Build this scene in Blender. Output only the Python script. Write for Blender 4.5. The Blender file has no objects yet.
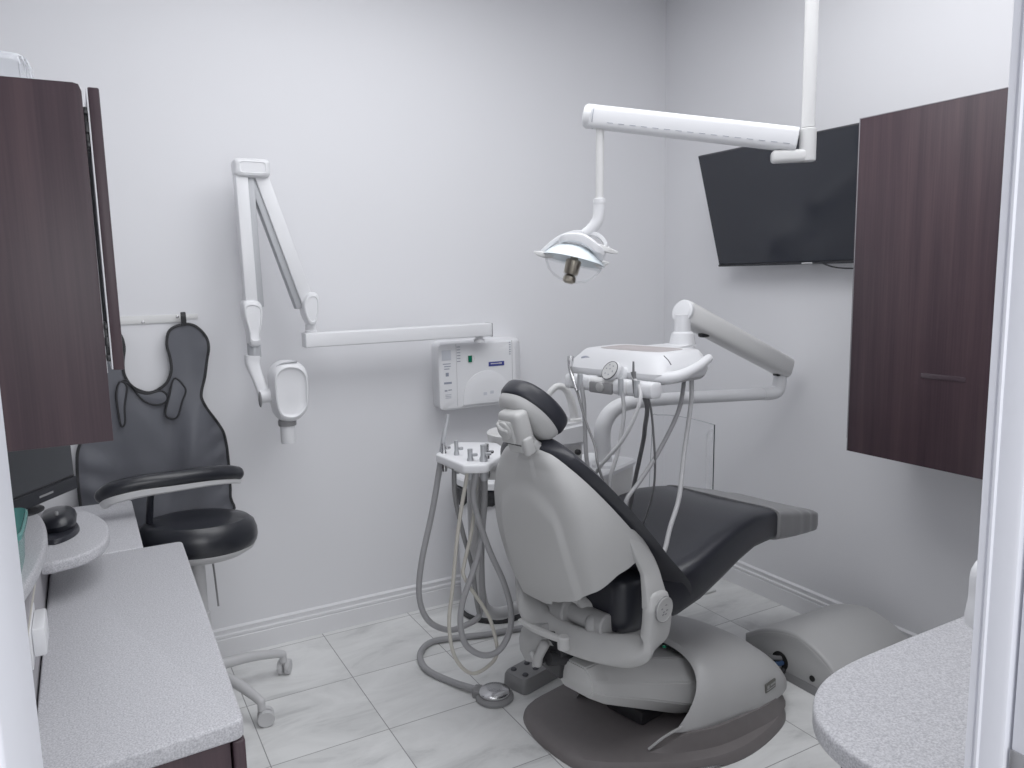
import bpy, bmesh, math, random
from mathutils import Vector, Matrix
random.seed(7)
C = bpy.context.scene.collection
PI = math.pi
V = Vector

# ------------------------------------------------------------------ materials
def new_mat(name, col, rough=0.5, metal=0.0, spec=0.5, var=0.0, var_scale=8.0, bump=0.0, bump_scale=60.0,
            coat=0.0, trans=0.0, ior=1.45, alpha=1.0, emit=None, emit_s=0.0):
    m = bpy.data.materials.new(name); m.use_nodes = True
    nt = m.node_tree; b = nt.nodes['Principled BSDF']
    b.inputs['Roughness'].default_value = rough
    b.inputs['Metallic'].default_value = metal
    b.inputs['Specular IOR Level'].default_value = spec
    b.inputs['Coat Weight'].default_value = coat
    b.inputs['Transmission Weight'].default_value = trans
    b.inputs['IOR'].default_value = ior
    b.inputs['Alpha'].default_value = alpha
    tc = nt.nodes.new('ShaderNodeTexCoord')
    n = nt.nodes.new('ShaderNodeTexNoise'); n.inputs['Scale'].default_value = var_scale; n.inputs['Detail'].default_value = 3
    nt.links.new(tc.outputs['Object'], n.inputs['Vector'])
    mx = nt.nodes.new('ShaderNodeMix'); mx.data_type = 'RGBA'
    lo = [max(0, c*(1-var)) for c in col]; hi = [min(1, c*(1+var)) for c in col]
    mx.inputs[6].default_value = (*lo, 1); mx.inputs[7].default_value = (*hi, 1)
    nt.links.new(n.outputs['Fac'], mx.inputs[0]); nt.links.new(mx.outputs[2], b.inputs['Base Color'])
    if emit:
        b.inputs['Emission Color'].default_value = (*emit, 1); b.inputs['Emission Strength'].default_value = emit_s
    if bump:
        n2 = nt.nodes.new('ShaderNodeTexNoise'); n2.inputs['Scale'].default_value = bump_scale; n2.inputs['Detail'].default_value = 4
        nt.links.new(tc.outputs['Object'], n2.inputs['Vector'])
        bp = nt.nodes.new('ShaderNodeBump'); bp.inputs['Strength'].default_value = bump; bp.inputs['Distance'].default_value = 0.004
        nt.links.new(n2.outputs['Fac'], bp.inputs['Height']); nt.links.new(bp.outputs['Normal'], b.inputs['Normal'])
    return m

def ramp(nt, fac, stops):
    r = nt.nodes.new('ShaderNodeValToRGB')
    el = r.color_ramp.elements
    while len(el) < len(stops): el.new(0.5)
    for e, (p, c) in zip(el, stops): e.position = p; e.color = (*c, 1)
    nt.links.new(fac, r.inputs['Fac']); return r

def wood_mat(name):
    m = new_mat(name, (0.03, 0.012, 0.014), rough=0.42, spec=0.35); nt = m.node_tree; b = nt.nodes['Principled BSDF']
    tc = nt.nodes.new('ShaderNodeTexCoord'); mp = nt.nodes.new('ShaderNodeMapping')
    mp.inputs['Scale'].default_value = (22, 22, 0.9)
    nt.links.new(tc.outputs['Object'], mp.inputs['Vector'])
    n = nt.nodes.new('ShaderNodeTexNoise'); n.inputs['Scale'].default_value = 1.0; n.inputs['Detail'].default_value = 2
    nt.links.new(mp.outputs['Vector'], n.inputs['Vector'])
    mp2 = nt.nodes.new('ShaderNodeMapping'); mp2.inputs['Scale'].default_value = (230, 230, 5)
    nt.links.new(tc.outputs['Object'], mp2.inputs['Vector'])
    n2 = nt.nodes.new('ShaderNodeTexNoise'); n2.inputs['Scale'].default_value = 1.0; n2.inputs['Detail'].default_value = 3
    nt.links.new(mp2.outputs['Vector'], n2.inputs['Vector'])
    ad = nt.nodes.new('ShaderNodeMath'); ad.operation = 'MULTIPLY_ADD'; ad.inputs[1].default_value = 0.45
    nt.links.new(n2.outputs['Fac'], ad.inputs[0]); nt.links.new(n.outputs['Fac'], ad.inputs[2])
    r = ramp(nt, ad.outputs[0], [(0.45, (0.027, 0.0165, 0.022)), (0.72, (0.044, 0.0265, 0.033)), (0.95, (0.060, 0.036, 0.042))])
    nt.links.new(r.outputs['Color'], b.inputs['Base Color'])
    return m

def counter_mat(name):
    m = new_mat(name, (0.5, 0.5, 0.52), rough=0.38, spec=0.4); nt = m.node_tree; b = nt.nodes['Principled BSDF']
    tc = nt.nodes.new('ShaderNodeTexCoord')
    n = nt.nodes.new('ShaderNodeTexNoise'); n.inputs['Scale'].default_value = 330; n.inputs['Detail'].default_value = 3
    nt.links.new(tc.outputs['Object'], n.inputs['Vector'])
    r = ramp(nt, n.outputs['Fac'], [(0.34, (0.34, 0.34, 0.365)), (0.5, (0.455, 0.455, 0.48)), (0.66, (0.57, 0.57, 0.595))])
    nt.links.new(r.outputs['Color'], b.inputs['Base Color'])
    return m

def floor_mat(name):
    m = new_mat(name, (0.6, 0.6, 0.6), rough=0.33, spec=0.4); nt = m.node_tree; b = nt.nodes['Principled BSDF']
    tc = nt.nodes.new('ShaderNodeTexCoord'); sx = nt.nodes.new('ShaderNodeSeparateXYZ')
    nt.links.new(tc.outputs['Object'], sx.inputs['Vector'])
    def math(op, a, bb=None, c=None):
        k = nt.nodes.new('ShaderNodeMath'); k.operation = op
        for i, v in enumerate((a, bb, c)):
            if v is None: continue
            if isinstance(v, (int, float)): k.inputs[i].default_value = v
            else: nt.links.new(v, k.inputs[i])
        return k.outputs[0]
    def cell(o, org, w):
        u = math('DIVIDE', math('SUBTRACT', o, org), w)
        f = math('ABSOLUTE', math('SUBTRACT', math('FRACT', u), 0.5))
        return math('GREATER_THAN', f, 0.5-0.0017/w), math('FLOOR', u)
    gx, ix = cell(sx.outputs['X'], 0.398, 0.3885); gy, iy = cell(sx.outputs['Y'], 2.320, 0.395)
    g = math('MAXIMUM', gx, gy)
    cmb = nt.nodes.new('ShaderNodeCombineXYZ')
    nt.links.new(math('ADD', sx.outputs['X'], math('MULTIPLY', ix, 3.7)), cmb.inputs[0])
    nt.links.new(math('ADD', sx.outputs['Y'], math('MULTIPLY', iy, 5.3)), cmb.inputs[1])
    nt.links.new(math('MULTIPLY', math('ADD', ix, iy), 1.9), cmb.inputs[2])
    mp = nt.nodes.new('ShaderNodeMapping'); mp.inputs['Rotation'].default_value = (0, 0, 0.6); mp.inputs['Scale'].default_value = (1.6, 3.6, 1)
    nt.links.new(cmb.outputs[0], mp.inputs['Vector'])
    n = nt.nodes.new('ShaderNodeTexNoise'); n.inputs['Scale'].default_value = 1.7; n.inputs['Detail'].default_value = 8
    n.inputs['Roughness'].default_value = 0.62; n.inputs['Distortion'].default_value = 0.7
    nt.links.new(mp.outputs[0], n.inputs['Vector'])
    r = ramp(nt, n.outputs['Fac'], [(0.30, (0.47, 0.475, 0.475)), (0.45, (0.66, 0.665, 0.66)), (0.62, (0.76, 0.765, 0.76))])
    mx = nt.nodes.new('ShaderNodeMix'); mx.data_type = 'RGBA'
    nt.links.new(g, mx.inputs[0]); nt.links.new(r.outputs['Color'], mx.inputs[6]); mx.inputs[7].default_value = (0.25, 0.25, 0.25, 1)
    nt.links.new(mx.outputs[2], b.inputs['Base Color'])
    return m

M = {}
M['wall'] = new_mat('wall_paint', (0.735, 0.737, 0.762), rough=0.62, spec=0.25, var=0.012, var_scale=2, bump=0.03, bump_scale=220)
M['ceil'] = new_mat('ceiling_paint', (0.8, 0.8, 0.81), rough=0.8, var=0.01)
M['trim'] = new_mat('trim_paint', (0.74, 0.74, 0.76), rough=0.35, var=0.01)
M['jamb'] = new_mat('jamb_paint', (0.72, 0.73, 0.79), rough=0.35, var=0.02, var_scale=30)
M['floor'] = floor_mat('marble_tile')
M['wood'] = wood_mat('dark_wenge_laminate')
M['counter'] = counter_mat('speckled_laminate')
M['lam_grey'] = new_mat('grey_laminate', (0.30, 0.29, 0.31), rough=0.5, var=0.05)
M['white_lam'] = new_mat('white_melamine', (0.75, 0.75, 0.78), rough=0.4, var=0.01)
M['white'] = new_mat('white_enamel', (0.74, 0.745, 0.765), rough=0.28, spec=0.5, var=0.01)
M['warm_white'] = new_mat('warm_white_plastic', (0.68, 0.68, 0.675), rough=0.3, spec=0.5, var=0.01)
M['xr_side'] = new_mat('grey_anodised', (0.40, 0.41, 0.43), rough=0.4, metal=0.2, var=0.02)
M['shell'] = new_mat('grey_shell_plastic', (0.46, 0.46, 0.455), rough=0.38, spec=0.45, var=0.02)
M['cast'] = new_mat('grey_cast_paint', (0.37, 0.37, 0.37), rough=0.42, spec=0.4, var=0.03, var_scale=20)
M['cover'] = new_mat('base_cover_plastic', (0.45, 0.45, 0.45), rough=0.36, spec=0.45, var=0.02)
M['brown'] = new_mat('brown_grey_base', (0.145, 0.132, 0.132), rough=0.45, spec=0.4, var=0.08, var_scale=30)
M['dark'] = new_mat('dark_plastic', (0.02, 0.02, 0.022), rough=0.4, var=0.05)
M['black'] = new_mat('black_gloss', (0.012, 0.013, 0.017), rough=0.3, var=0.05)
M['vinyl'] = new_mat('charcoal_vinyl', (0.016, 0.017, 0.023), rough=0.38, spec=0.5, var=0.08, bump=0.05, bump_scale=300)
M['toe'] = new_mat('grey_toe_cover', (0.20, 0.20, 0.205), rough=0.35, spec=0.5, var=0.08, var_scale=12)
M['apron'] = new_mat('grey_apron_vinyl', (0.095, 0.098, 0.114), rough=0.48, spec=0.4, var=0.06, bump=0.1, bump_scale=40)
M['bind'] = new_mat('black_binding', (0.010, 0.010, 0.012), rough=0.6)
M['hose'] = new_mat('grey_hose', (0.30, 0.30, 0.31), rough=0.45, var=0.03)
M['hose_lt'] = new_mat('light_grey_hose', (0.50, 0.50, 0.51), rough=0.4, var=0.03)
M['hose_dk'] = new_mat('dark_grey_hose', (0.15, 0.15, 0.155), rough=0.5, var=0.03)
M['hose_bg'] = new_mat('beige_tube', (0.50, 0.48, 0.43), rough=0.4, var=0.03)
M['chrome'] = new_mat('brushed_steel', (0.55, 0.55, 0.56), rough=0.22, metal=1.0, var=0.03)
M['bronze'] = new_mat('bronze_bulb_cap', (0.30, 0.27, 0.22), rough=0.3, metal=0.9, var=0.05)
M['grey_plastic'] = new_mat('grey_plastic', (0.22, 0.22, 0.225), rough=0.45, var=0.04)
M['mat_grey'] = new_mat('tray_mat', (0.42, 0.38, 0.38), rough=0.5, var=0.02)
M['screen'] = new_mat('screen_glass', (0.014, 0.016, 0.023), rough=0.10, spec=0.5, var=0.02)
M['mon_screen'] = new_mat('monitor_screen', (0.035, 0.037, 0.042), rough=0.35, spec=0.5, var=0.02)
M['navy'] = new_mat('navy_label', (0.03, 0.04, 0.22), rough=0.5)
M['green'] = new_mat('green_display', (0.0, 0.06, 0.035), rough=0.2, emit=(0.0, 0.25, 0.12), emit_s=0.12)
M['ink'] = new_mat('grey_ink', (0.25, 0.27, 0.33), rough=0.6)
M['ink_dk'] = new_mat('dark_ink', (0.06, 0.06, 0.07), rough=0.6)
M['paper'] = new_mat('label_paper', (0.55, 0.57, 0.62), rough=0.6)
M['pale'] = new_mat('pale_print', (0.6, 0.6, 0.62), rough=0.5)
M['teal'] = new_mat('teal_plastic', (0.10, 0.33, 0.30), rough=0.25, trans=0.25, var=0.05)
M['clear'] = new_mat('clear_acrylic', (0.93, 0.95, 0.97), rough=0.03, trans=1.0, ior=1.12, alpha=0.35)
M['edge'] = new_mat('acrylic_edge', (0.06, 0.07, 0.08), rough=0.2)
M['edge_lt'] = new_mat('acrylic_edge_pale', (0.36, 0.38, 0.41), rough=0.2)
M['cup'] = new_mat('clear_cup_plastic', (0.85, 0.87, 0.9), rough=0.12, trans=0.75, ior=1.3)
M['glass'] = new_mat('lamp_glass', (0.96, 0.97, 0.97), rough=0.03, trans=1.0, ior=1.08, alpha=0.45)
M['reflector'] = new_mat('frosted_reflector', (0.78, 0.86, 0.90), rough=0.15, spec=0.6, var=0.05, var_scale=50)
M['bag'] = new_mat('black_bin_liner', (0.012, 0.012, 0.014), rough=0.25, spec=0.5, bump=0.9, bump_scale=55)
M['blue_wire'] = new_mat('blue_cable', (0.02, 0.05, 0.12), rough=0.5)
M['hole'] = new_mat('dark_hole', (0.01, 0.01, 0.01), rough=0.8)
M['tape'] = new_mat('glossy_label_strip', (0.05, 0.035, 0.042), rough=0.15)
M['knobgrey'] = new_mat('badge_grey', (0.33, 0.33, 0.33), rough=0.5)
M['olive'] = new_mat('badge_olive', (0.12, 0.12, 0.105), rough=0.35, metal=0.3)

# ------------------------------------------------------------------ mesh helpers
def merge(bm, tmp, mat=None):
    if mat is not None: bmesh.ops.transform(tmp, matrix=mat, verts=tmp.verts)
    me = bpy.data.meshes.new('tmp'); tmp.to_mesh(me); tmp.free(); bm.from_mesh(me); bpy.data.meshes.remove(me)
    return bm

def rbox(bm, c, s, r=0.004, seg=2, rot=None):
    t = bmesh.new(); bmesh.ops.create_cube(t, size=1.0)
    for v in t.verts: v.co = V((v.co.x*s[0], v.co.y*s[1], v.co.z*s[2]))
    r = min(r, 0.49*min(s))
    if r > 0: bmesh.ops.bevel(t, geom=list(t.edges), offset=r, segments=seg, affect='EDGES', profile=0.5)
    m = Matrix.Translation(V(c))
    if rot is not None: m = m @ (rot if isinstance(rot, Matrix) else Matrix.Rotation(rot, 4, 'Z'))
    return merge(bm, t, m)

def box2(bm, a, b, r=0.004, seg=2):
    return rbox(bm, [(a[i]+b[i])/2 for i in range(3)], [abs(b[i]-a[i]) for i in range(3)], r, seg)

def frame(o, x, y):
    x = V(x).normalized(); y = V(y); y = (y-x*y.dot(x)).normalized(); z = x.cross(y)
    m = Matrix((x, y, z)).transposed().to_4x4(); m.translation = V(o); return m

def prism(bm, pts, depth, m, r=0.003, seg=2):
    """polygon (2D) extruded by depth along local z of m, with rounded rims"""
    t = bmesh.new(); vs = [t.verts.new((p[0], p[1], 0)) for p in pts]
    f = t.faces.new(vs); f.normal_update()
    if f.normal.z > 0: f.normal_flip()
    ex = bmesh.ops.extrude_face_region(t, geom=[f])
    for v in [g for g in ex['geom'] if isinstance(g, bmesh.types.BMVert)]: v.co.z += depth
    bmesh.ops.recalc_face_normals(t, faces=t.faces)
    if r > 0:
        es = [e for e in t.edges if abs(e.verts[0].co.z-e.verts[1].co.z) < 1e-6]
        bmesh.ops.bevel(t, geom=es, offset=r, segments=seg, affect='EDGES', profile=0.5)
    return merge(bm, t, m)

def catmull(pts, n=8, closed=False):
    P = [V(p) for p in pts]; L = len(P); out = []
    rng = range(L) if closed else range(L-1)
    for i in rng:
        p1, p2 = P[i], P[(i+1) % L]
        p0 = P[(i-1) % L] if (closed or i > 0) else p1*2-p2
        p3 = P[(i+2) % L] if (closed or i+2 < L) else p2*2-p1
        for k in range(n):
            t = k/n
            out.append(0.5*((2*p1)+(p2-p0)*t+(2*p0-5*p1+4*p2-p3)*t*t+(3*p1-p0-3*p2+p3)*t**3))
    if not closed: out.append(P[-1].copy())
    return out

def loft(bm, rings, caps=(True, True), closed_ring=True):
    R = [[bm.verts.new(p) for p in r] for r in rings]; n = len(R[0])
    fs = []
    for a, b in zip(R[:-1], R[1:]):
        for i in range(n if closed_ring else n-1):
            j = (i+1) % n
            fs.append(bm.faces.new((a[i], a[j], b[j], b[i])))
    if caps[0]: fs.append(bm.faces.new(list(reversed(R[0]))))
    if caps[1]: fs.append(bm.faces.new(R[-1]))
    return fs

def tube(bm, pts, r, n=10, sm=8, smooth=True, caps=True, sect=None, up=None, round_end=0):
    """r: number or list along control points; sect=(a,b) makes an oval / flat section oriented by up"""
    P = catmull(pts, sm) if smooth else [V(p) for p in pts]
    L = len(P)
    if isinstance(r, (int, float)): rr = [r]*L
    else:
        k = len(r)-1; rr = []
        for i in range(L):
            u = i/(L-1)*k; a = min(int(u), k-1); rr.append(r[a]*(1-(u-a))+r[a+1]*(u-a))
    T = []
    for i in range(L):
        d = P[min(i+1, L-1)]-P[max(i-1, 0)]; T.append(d.normalized() if d.length > 1e-9 else V((0, 0, 1)))
    ups = up if isinstance(up, list) else None
    if ups: up = ups[0]
    if up is not None: U = V(up)
    else: U = V((0, 0, 1)) if abs(T[0].z) < 0.9 else V((1, 0, 0))
    rings = []
    for i in range(L):
        if ups:
            u_ = i/(L-1)*(len(ups)-1); a_ = min(int(u_), len(ups)-2); up = V(ups[a_])*(1-(u_-a_))+V(ups[a_+1])*(u_-a_)
        X = (V(up) if up is not None else U); X = X-T[i]*X.dot(T[i])
        if X.length < 1e-6: X = V((1, 0, 0))-T[i]*T[i].x
        X.normalize(); U = X; Y = T[i].cross(X)
        a, b = (sect if sect else (1, 1))
        ring = []
        for k in range(n):
            th = 2*PI*k/n; c, s = math.cos(th), math.sin(th)
            if sect:
                e = 0.55
                c = math.copysign(abs(c)**e, c); s = math.copysign(abs(s)**e, s)
            ring.append(P[i]+X*(c*rr[i]*a)+Y*(s*rr[i]*b))
        rings.append(ring)
    if round_end:
        def capring(ring, ctr, t, k):
            return [[ctr+(p-ctr)*math.cos(a)+t*k*math.sin(a) for p in ring] for a in (PI/8, PI/4, 3*PI/8, 0.46*PI)]
        e1 = capring(rings[-1], P[-1], T[-1], rr[-1]*round_end); e0 = capring(rings[0], P[0], -T[0], rr[0]*round_end)
        rings = list(reversed(e0))+rings+e1
    loft(bm, rings, (caps, caps)); return bm

def lathe(bm, prof, m=None, n=28, caps=(True, True)):
    m = m or Matrix()
    rings = [[m @ V((max(r, 1e-5)*math.cos(2*PI*k/n), max(r, 1e-5)*math.sin(2*PI*k/n), z)) for k in range(n)] for r, z in prof]
    loft(bm, rings, caps); return bm

def axis_m(p, d):
    d = V(d).normalized(); q = V((0, 0, 1)).rotation_difference(d)
    m = q.to_matrix().to_4x4(); m.translation = V(p); return m

def pillow(bm, outline, m, front, back, center=None, sm=4, warp=None):
    """dome both sides of a smooth closed 2D outline; profiles are (scale, height) from the rim inwards"""
    O = [V((p[0], p[1], 0)) for p in outline]
    if sm: O = catmull(O, sm, True)
    c = V((sum(p.x for p in O)/len(O), sum(p.y for p in O)/len(O), 0)) if center is None else V((center[0], center[1], 0))
    def ring(s, h):
        out = []
        for p in O:
            q = c+(p-c)*s; q.z = h
            if warp: q = V(warp(q))
            out.append(m @ q)
        return out
    rings = [ring(s, h) for s, h in reversed(back)]+[ring(s, h) for s, h in front]
    loft(bm, rings); return bm

def ellipsoid(bm, c, s, m=None, n=20):
    t = bmesh.new(); bmesh.ops.create_uvsphere(t, u_segments=n, v_segments=n//2, radius=1)
    mm = Matrix.Translation(V(c)) @ (m or Matrix()) @ Matrix.Diagonal((*s, 1))
    return merge(bm, t, mm)

def grid(bm, f, nu, nv):
    vs = [[bm.verts.new(f(i/nu, j/nv)) for j in range(nv+1)] for i in range(nu+1)]
    for i in range(nu):
        for j in range(nv): bm.faces.new((vs[i][j], vs[i+1][j], vs[i+1][j+1], vs[i][j+1]))
    return bm

def solid(bm, th):
    bmesh.ops.solidify(bm, geom=list(bm.faces), thickness=th); return bm

INV = {}
def finish(name, bm, mat, parent=None, angle=38, label=None, local=False):
    bmesh.ops.remove_doubles(bm, verts=bm.verts, dist=1e-6)
    bmesh.ops.recalc_face_normals(bm, faces=bm.faces)
    if parent is not None and not local:
        root = parent
        while root.parent: root = root.parent
        bmesh.ops.transform(bm, matrix=INV[root.name], verts=bm.verts)
    me = bpy.data.meshes.new(name); bm.to_mesh(me); bm.free()
    for p in me.polygons: p.use_smooth = True
    me.set_sharp_from_angle(angle=math.radians(angle))
    o = bpy.data.objects.new(name, me); C.objects.link(o)
    for k in (mat if isinstance(mat, (list, tuple)) else [mat]): me.materials.append(M[k])
    if parent is not None: o.parent = parent
    if label: o['label'] = label
    return o

def tag(o, label, cat, group=None):
    o['label'] = label; o['category'] = cat
    if group: o['group'] = group
    return o

def thing(name, label, cat, loc=(0, 0, 0), rz=0.0, group=None):
    o = bpy.data.objects.new(name, None); C.objects.link(o); o.empty_display_size = 0.05
    o.location = loc; o.rotation_euler = (0, 0, rz)
    INV[o.name] = (Matrix.Translation(V(loc)) @ Matrix.Rotation(rz, 4, 'Z')).inverted()
    return tag(o, label, cat, group)

def single(name, bm, mat, label, cat, group=None, angle=38):
    """a thing that is one mesh, its origin at its own base"""
    xs = [v.co for v in bm.verts]; c = V((sum(v.x for v in xs)/len(xs), sum(v.y for v in xs)/len(xs), min(v.z for v in xs)))
    bmesh.ops.translate(bm, vec=-c, verts=bm.verts)
    o = finish(name, bm, mat, None, angle); o.location = c
    return tag(o, label, cat, group)

def struct(name, bm, mat, label=None):
    o = finish(name, bm, mat); o['kind'] = 'structure'
    if label: o['label'] = label
    return o
nb = bmesh.new

def copy_tree(o, parent=None):
    c = o.copy(); C.objects.link(c)
    if parent is not None: c.parent = parent
    for ch in list(o.children): copy_tree(ch, c)
    return c

# ------------------------------------------------------------------ room
XL, XR, YF, YB, H = -0.46, 2.668, 0.408, 3.155, 2.835
struct('floor', box2(nb(), (XL-0.1, -1.6, -0.1), (XR+0.1, YB+0.1, 0), 0), 'floor')
struct('ceiling', box2(nb(), (XL-0.1, YF-0.12, H), (XR+0.1, YB+0.1, H+0.1), 0), 'ceil')
struct('wall_back', box2(nb(), (XL-0.1, YB, 0), (XR+0.1, YB+0.1, H), 0), 'wall')
struct('wall_right', box2(nb(), (XR, YF-0.12, 0), (XR+0.1, YB, H), 0), 'wall')
struct('wall_left', box2(nb(), (XL-0.1, YF-0.12, 0), (XL, YB, H), 0), 'wall')
b = nb()                                         # the front wall round the open doorway the photo is taken through
box2(b, (XL, YF-0.115, 0), (-0.06, YF, H), 0); box2(b, (0.775, YF-0.115, 0), (XR, YF, H), 0); box2(b, (-0.06, YF-0.115, 2.1), (0.775, YF, H), 0)
struct('wall_front', b, 'wall')
# baseboards with a stepped moulding profile: (height, thickness)
BP = [(0, 0.016), (0.078, 0.016), (0.082, 0.012), (0.086, 0.0155), (0.096, 0.0155), (0.100, 0.009), (0.112, 0.008), (0.114, 0.011), (0.121, 0.011), (0.124, 0.006), (0.128, 0.0)]
def baseboard(a, d, nrm, name):
    b = nb(); a = V(a); d = V(d); nrm = V(nrm)
    prof = [(0.0, 0.0)]+[(h*0.93, t) for h, t in BP]
    loft(b, [[a+d*k+nrm*t+V((0, 0, h)) for h, t in prof] for k in (0, 1)])
    return struct(name, b, 'trim')
baseboard((XL, YB, 0), (XR-XL, 0, 0), (0, -1, 0), 'baseboard_back')
baseboard((XR, YF, 0), (0, YB-YF-0.016, 0), (-1, 0, 0), 'baseboard_right')
# door frame: left jamb, right jamb with its moulded stop
b = nb(); box2(b, (-0.075, YF-0.118, 0), (-0.0345, YF+0.012, 2.1), 0.004, 3); box2(b, (-0.11, YF+0.001, 0), (-0.040, YF+0.016, 2.14), 0.004, 3); struct('trim_1', b, 'jamb')
prof = [(0.80, 0.4195), (0.756, 0.4195), (0.751, 0.4165), (0.7515, 0.4105), (0.753, 0.4098), (0.753, 0.4085), (0.7495, 0.4068), (0.7495, 0.4045), (0.7515, 0.403), (0.7505, 0.384), (0.752, 0.3805), (0.757, 0.3795), (0.80, 0.3795)]
b = nb(); loft(b, [[V((x, y, z)) for x, y in prof] for z in (0, 2.12)]); struct('trim_2', b, 'jamb')
b = nb(); box2(b, (0.757, 0.302, 0), (0.80, 0.3765, 2.12), 0.002); d = struct('door_1', b, 'jamb')
b = nb(); box2(b, (0.7555, 0.345, 0.955), (0.7575, 0.3770, 1.032), 0.0005); o = finish('strike_plate', b, 'chrome'); o.parent = d
b = nb(); box2(b, (0.7550, 0.352, 0.975), (0.7562, 0.3650, 1.012), 0.0004); o = finish('latch_hole', b, 'hole'); o.parent = d

# ------------------------------------------------------------------ left side: wall cabinet
t = thing('wall_cabinet', 'tall dark wenge wall cabinet on the left wall with its door ajar', 'cabinet', (-0.2, 1.5, 1.228))
finish('side_panel', prism(nb(), [(XL+0.002, 1.228), (0.0325, 1.228), (0.034, 1.80), (0.034, 1.815), (0.030, 1.826), (0.022, 1.828), (XL+0.002, 1.828)], 0.02, frame((0, 1.52, 0), (1, 0, 0), (0, 0, 1)), 0.0012), 'wood', t, label='dark wenge end panel')
b = nb(); box2(b, (XL+0.002, 1.5205, 1.345), (0.0342, 2.5, 1.826), 0.001); finish('carcass', b, 'white_lam', t, label='white melamine carcass')
for k, (y0, y1) in enumerate(((1.512, 1.985), (1.99, 2.47))):
    b = nb(); box2(b, (0.0425, y0, 1.350), (0.0605, y1, 1.8255), 0.003); dd = finish('door', b, 'wood', t)
    b = nb(); box2(b, (0.0405, y0-0.0005, 1.352), (0.0428, y1-0.001, 1.8235), 0.0005); finish('door_lining', b, 'white_lam', dd, label='white inner face of the door')
    if k == 0:
        for z in (1.40, 1.76):
            b = nb(); box2(b, (0.0335, 1.522, z-0.035), (0.041, 1.55, z+0.035), 0.002); rbox(b, (0.0375, 1.517, z), (0.007, 0.009, 0.018), 0.002)
            rbox(b, (0.0375, 1.517, z-0.027), (0.007, 0.009, 0.010), 0.002); rbox(b, (0.0375, 1.517, z+0.027), (0.007, 0.009, 0.010), 0.002)
            finish('hinge', b, 'chrome' if k else 'dark', dd, label='dark metal hinge')
# clear plastic tub upside down on it
b = nb()
n = 48; rings = []
for s, z in ((1.0, 0.0), (0.985, 0.03), (0.92, 0.046), (0.86, 0.05)):
    ring = []
    for k in range(n):
        a = 2*PI*k/n; c_, s_ = math.cos(a), math.sin(a); e = 0.35
        rr = 1+0.03*math.cos(a*24)*(1 if z < 0.04 else 0)
        ring.append(V((-0.112+0.078*s*rr*math.copysign(abs(c_)**e, c_), 1.60+0.055*s*rr*math.copysign(abs(s_)**e, s_), 1.8285+z)))
    rings.append(ring)
loft(b, rings, (False, True)); single('plastic_tub', b, 'cup', 'clear ribbed plastic tub upside down on top of the left wall cabinet', 'tub')

# ------------------------------------------------------------------ left counter
ZT = 0.74
def slab(pts, z, th, r=0.006):
    return prism(nb(), pts, th, Matrix.Translation((0, 0, z-th)), r, 3)
def rounded(pts, rad, n=6):
    """round chosen polygon corners: pts = [(x,y,r)]"""
    out = []; L = len(pts)
    for i in range(L):
        p = V((pts[i][0], pts[i][1])); a = V((pts[i-1][0], pts[i-1][1])); c = V((pts[(i+1) % L][0], pts[(i+1) % L][1]))
        r = pts[i][2] if len(pts[i]) > 2 else rad
        if r <= 0: out.append((p.x, p.y)); continue
        u = (a-p).normalized(); v = (c-p).normalized()
        ang = math.acos(max(-1, min(1, u.dot(v)))); d = r/math.tan(ang/2); d = min(d, 0.49*min((a-p).length, (c-p).length))
        p0 = p+u*d; p1 = p+v*d
        for k in range(n+1):
            s = k/n; q = p0*(1-s)**2+p*2*s*(1-s)+p1*s*s; out.append((q.x, q.y))
    return out
o = single('countertop', slab(rounded([(-0.13, 1.315, 0), (0.19, 1.335, 0.022), (0.207, 2.415, 0.018), (-0.13, 2.415, 0)], 0), ZT, 0.036), 'counter',
           'speckled light grey countertop over the dark wood base unit on the left', 'countertop')
o = single('desktop', slab(rounded([(-0.455, 2.418, 0), (0.103, 2.418, 0), (0.103, 2.99, 0.015), (-0.455, 3.03, 0)], 0), ZT, 0.034), 'counter',
           'narrower speckled grey desktop in the back left corner beside the stool', 'countertop')
t = thing('desk_support', 'dark wenge panel holding up the corner desktop', 'panel', (-0.2, 2.5, 0))
b = nb(); box2(b, (XL+0.003, 2.44, 0), (XL+0.023, 2.98, ZT-0.036), 0.001); finish('side_panel', b, 'wood', t)
b = nb(); box2(b, (XL+0.023, 2.95, 0.5), (-0.02, 2.97, ZT-0.036), 0.001); finish('back_panel', b, 'wood', t)
t = thing('base_cabinet', 'dark wenge base cabinet under the left grey countertop', 'cabinet', (0.0, 1.4, 0))
b = nb(); box2(b, (-0.128, 1.352, 0.08), (0.166, 2.40, ZT-0.0365), 0.002); finish('carcass', b, 'wood', t)
b = nb(); box2(b, (-0.12, 1.39, 0.0), (0.11, 2.38, 0.08), 0.002); finish('plinth', b, 'dark', t)
for y0, y1 in ((1.345, 1.86), (1.865, 2.40)):
    b = nb(); box2(b, (0.1695, y0, 0.085), (0.191, y1, ZT-0.042), 0.005, 3); dd = finish('door', b, 'wood', t)
    b = nb(); tube(b, [(0.191, y1-0.09, 0.56), (0.210, y1-0.085, 0.56), (0.210, y1-0.035, 0.56), (0.191, y1-0.03, 0.56)], 0.004, 8); finish('handle', b, 'chrome', dd)
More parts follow.
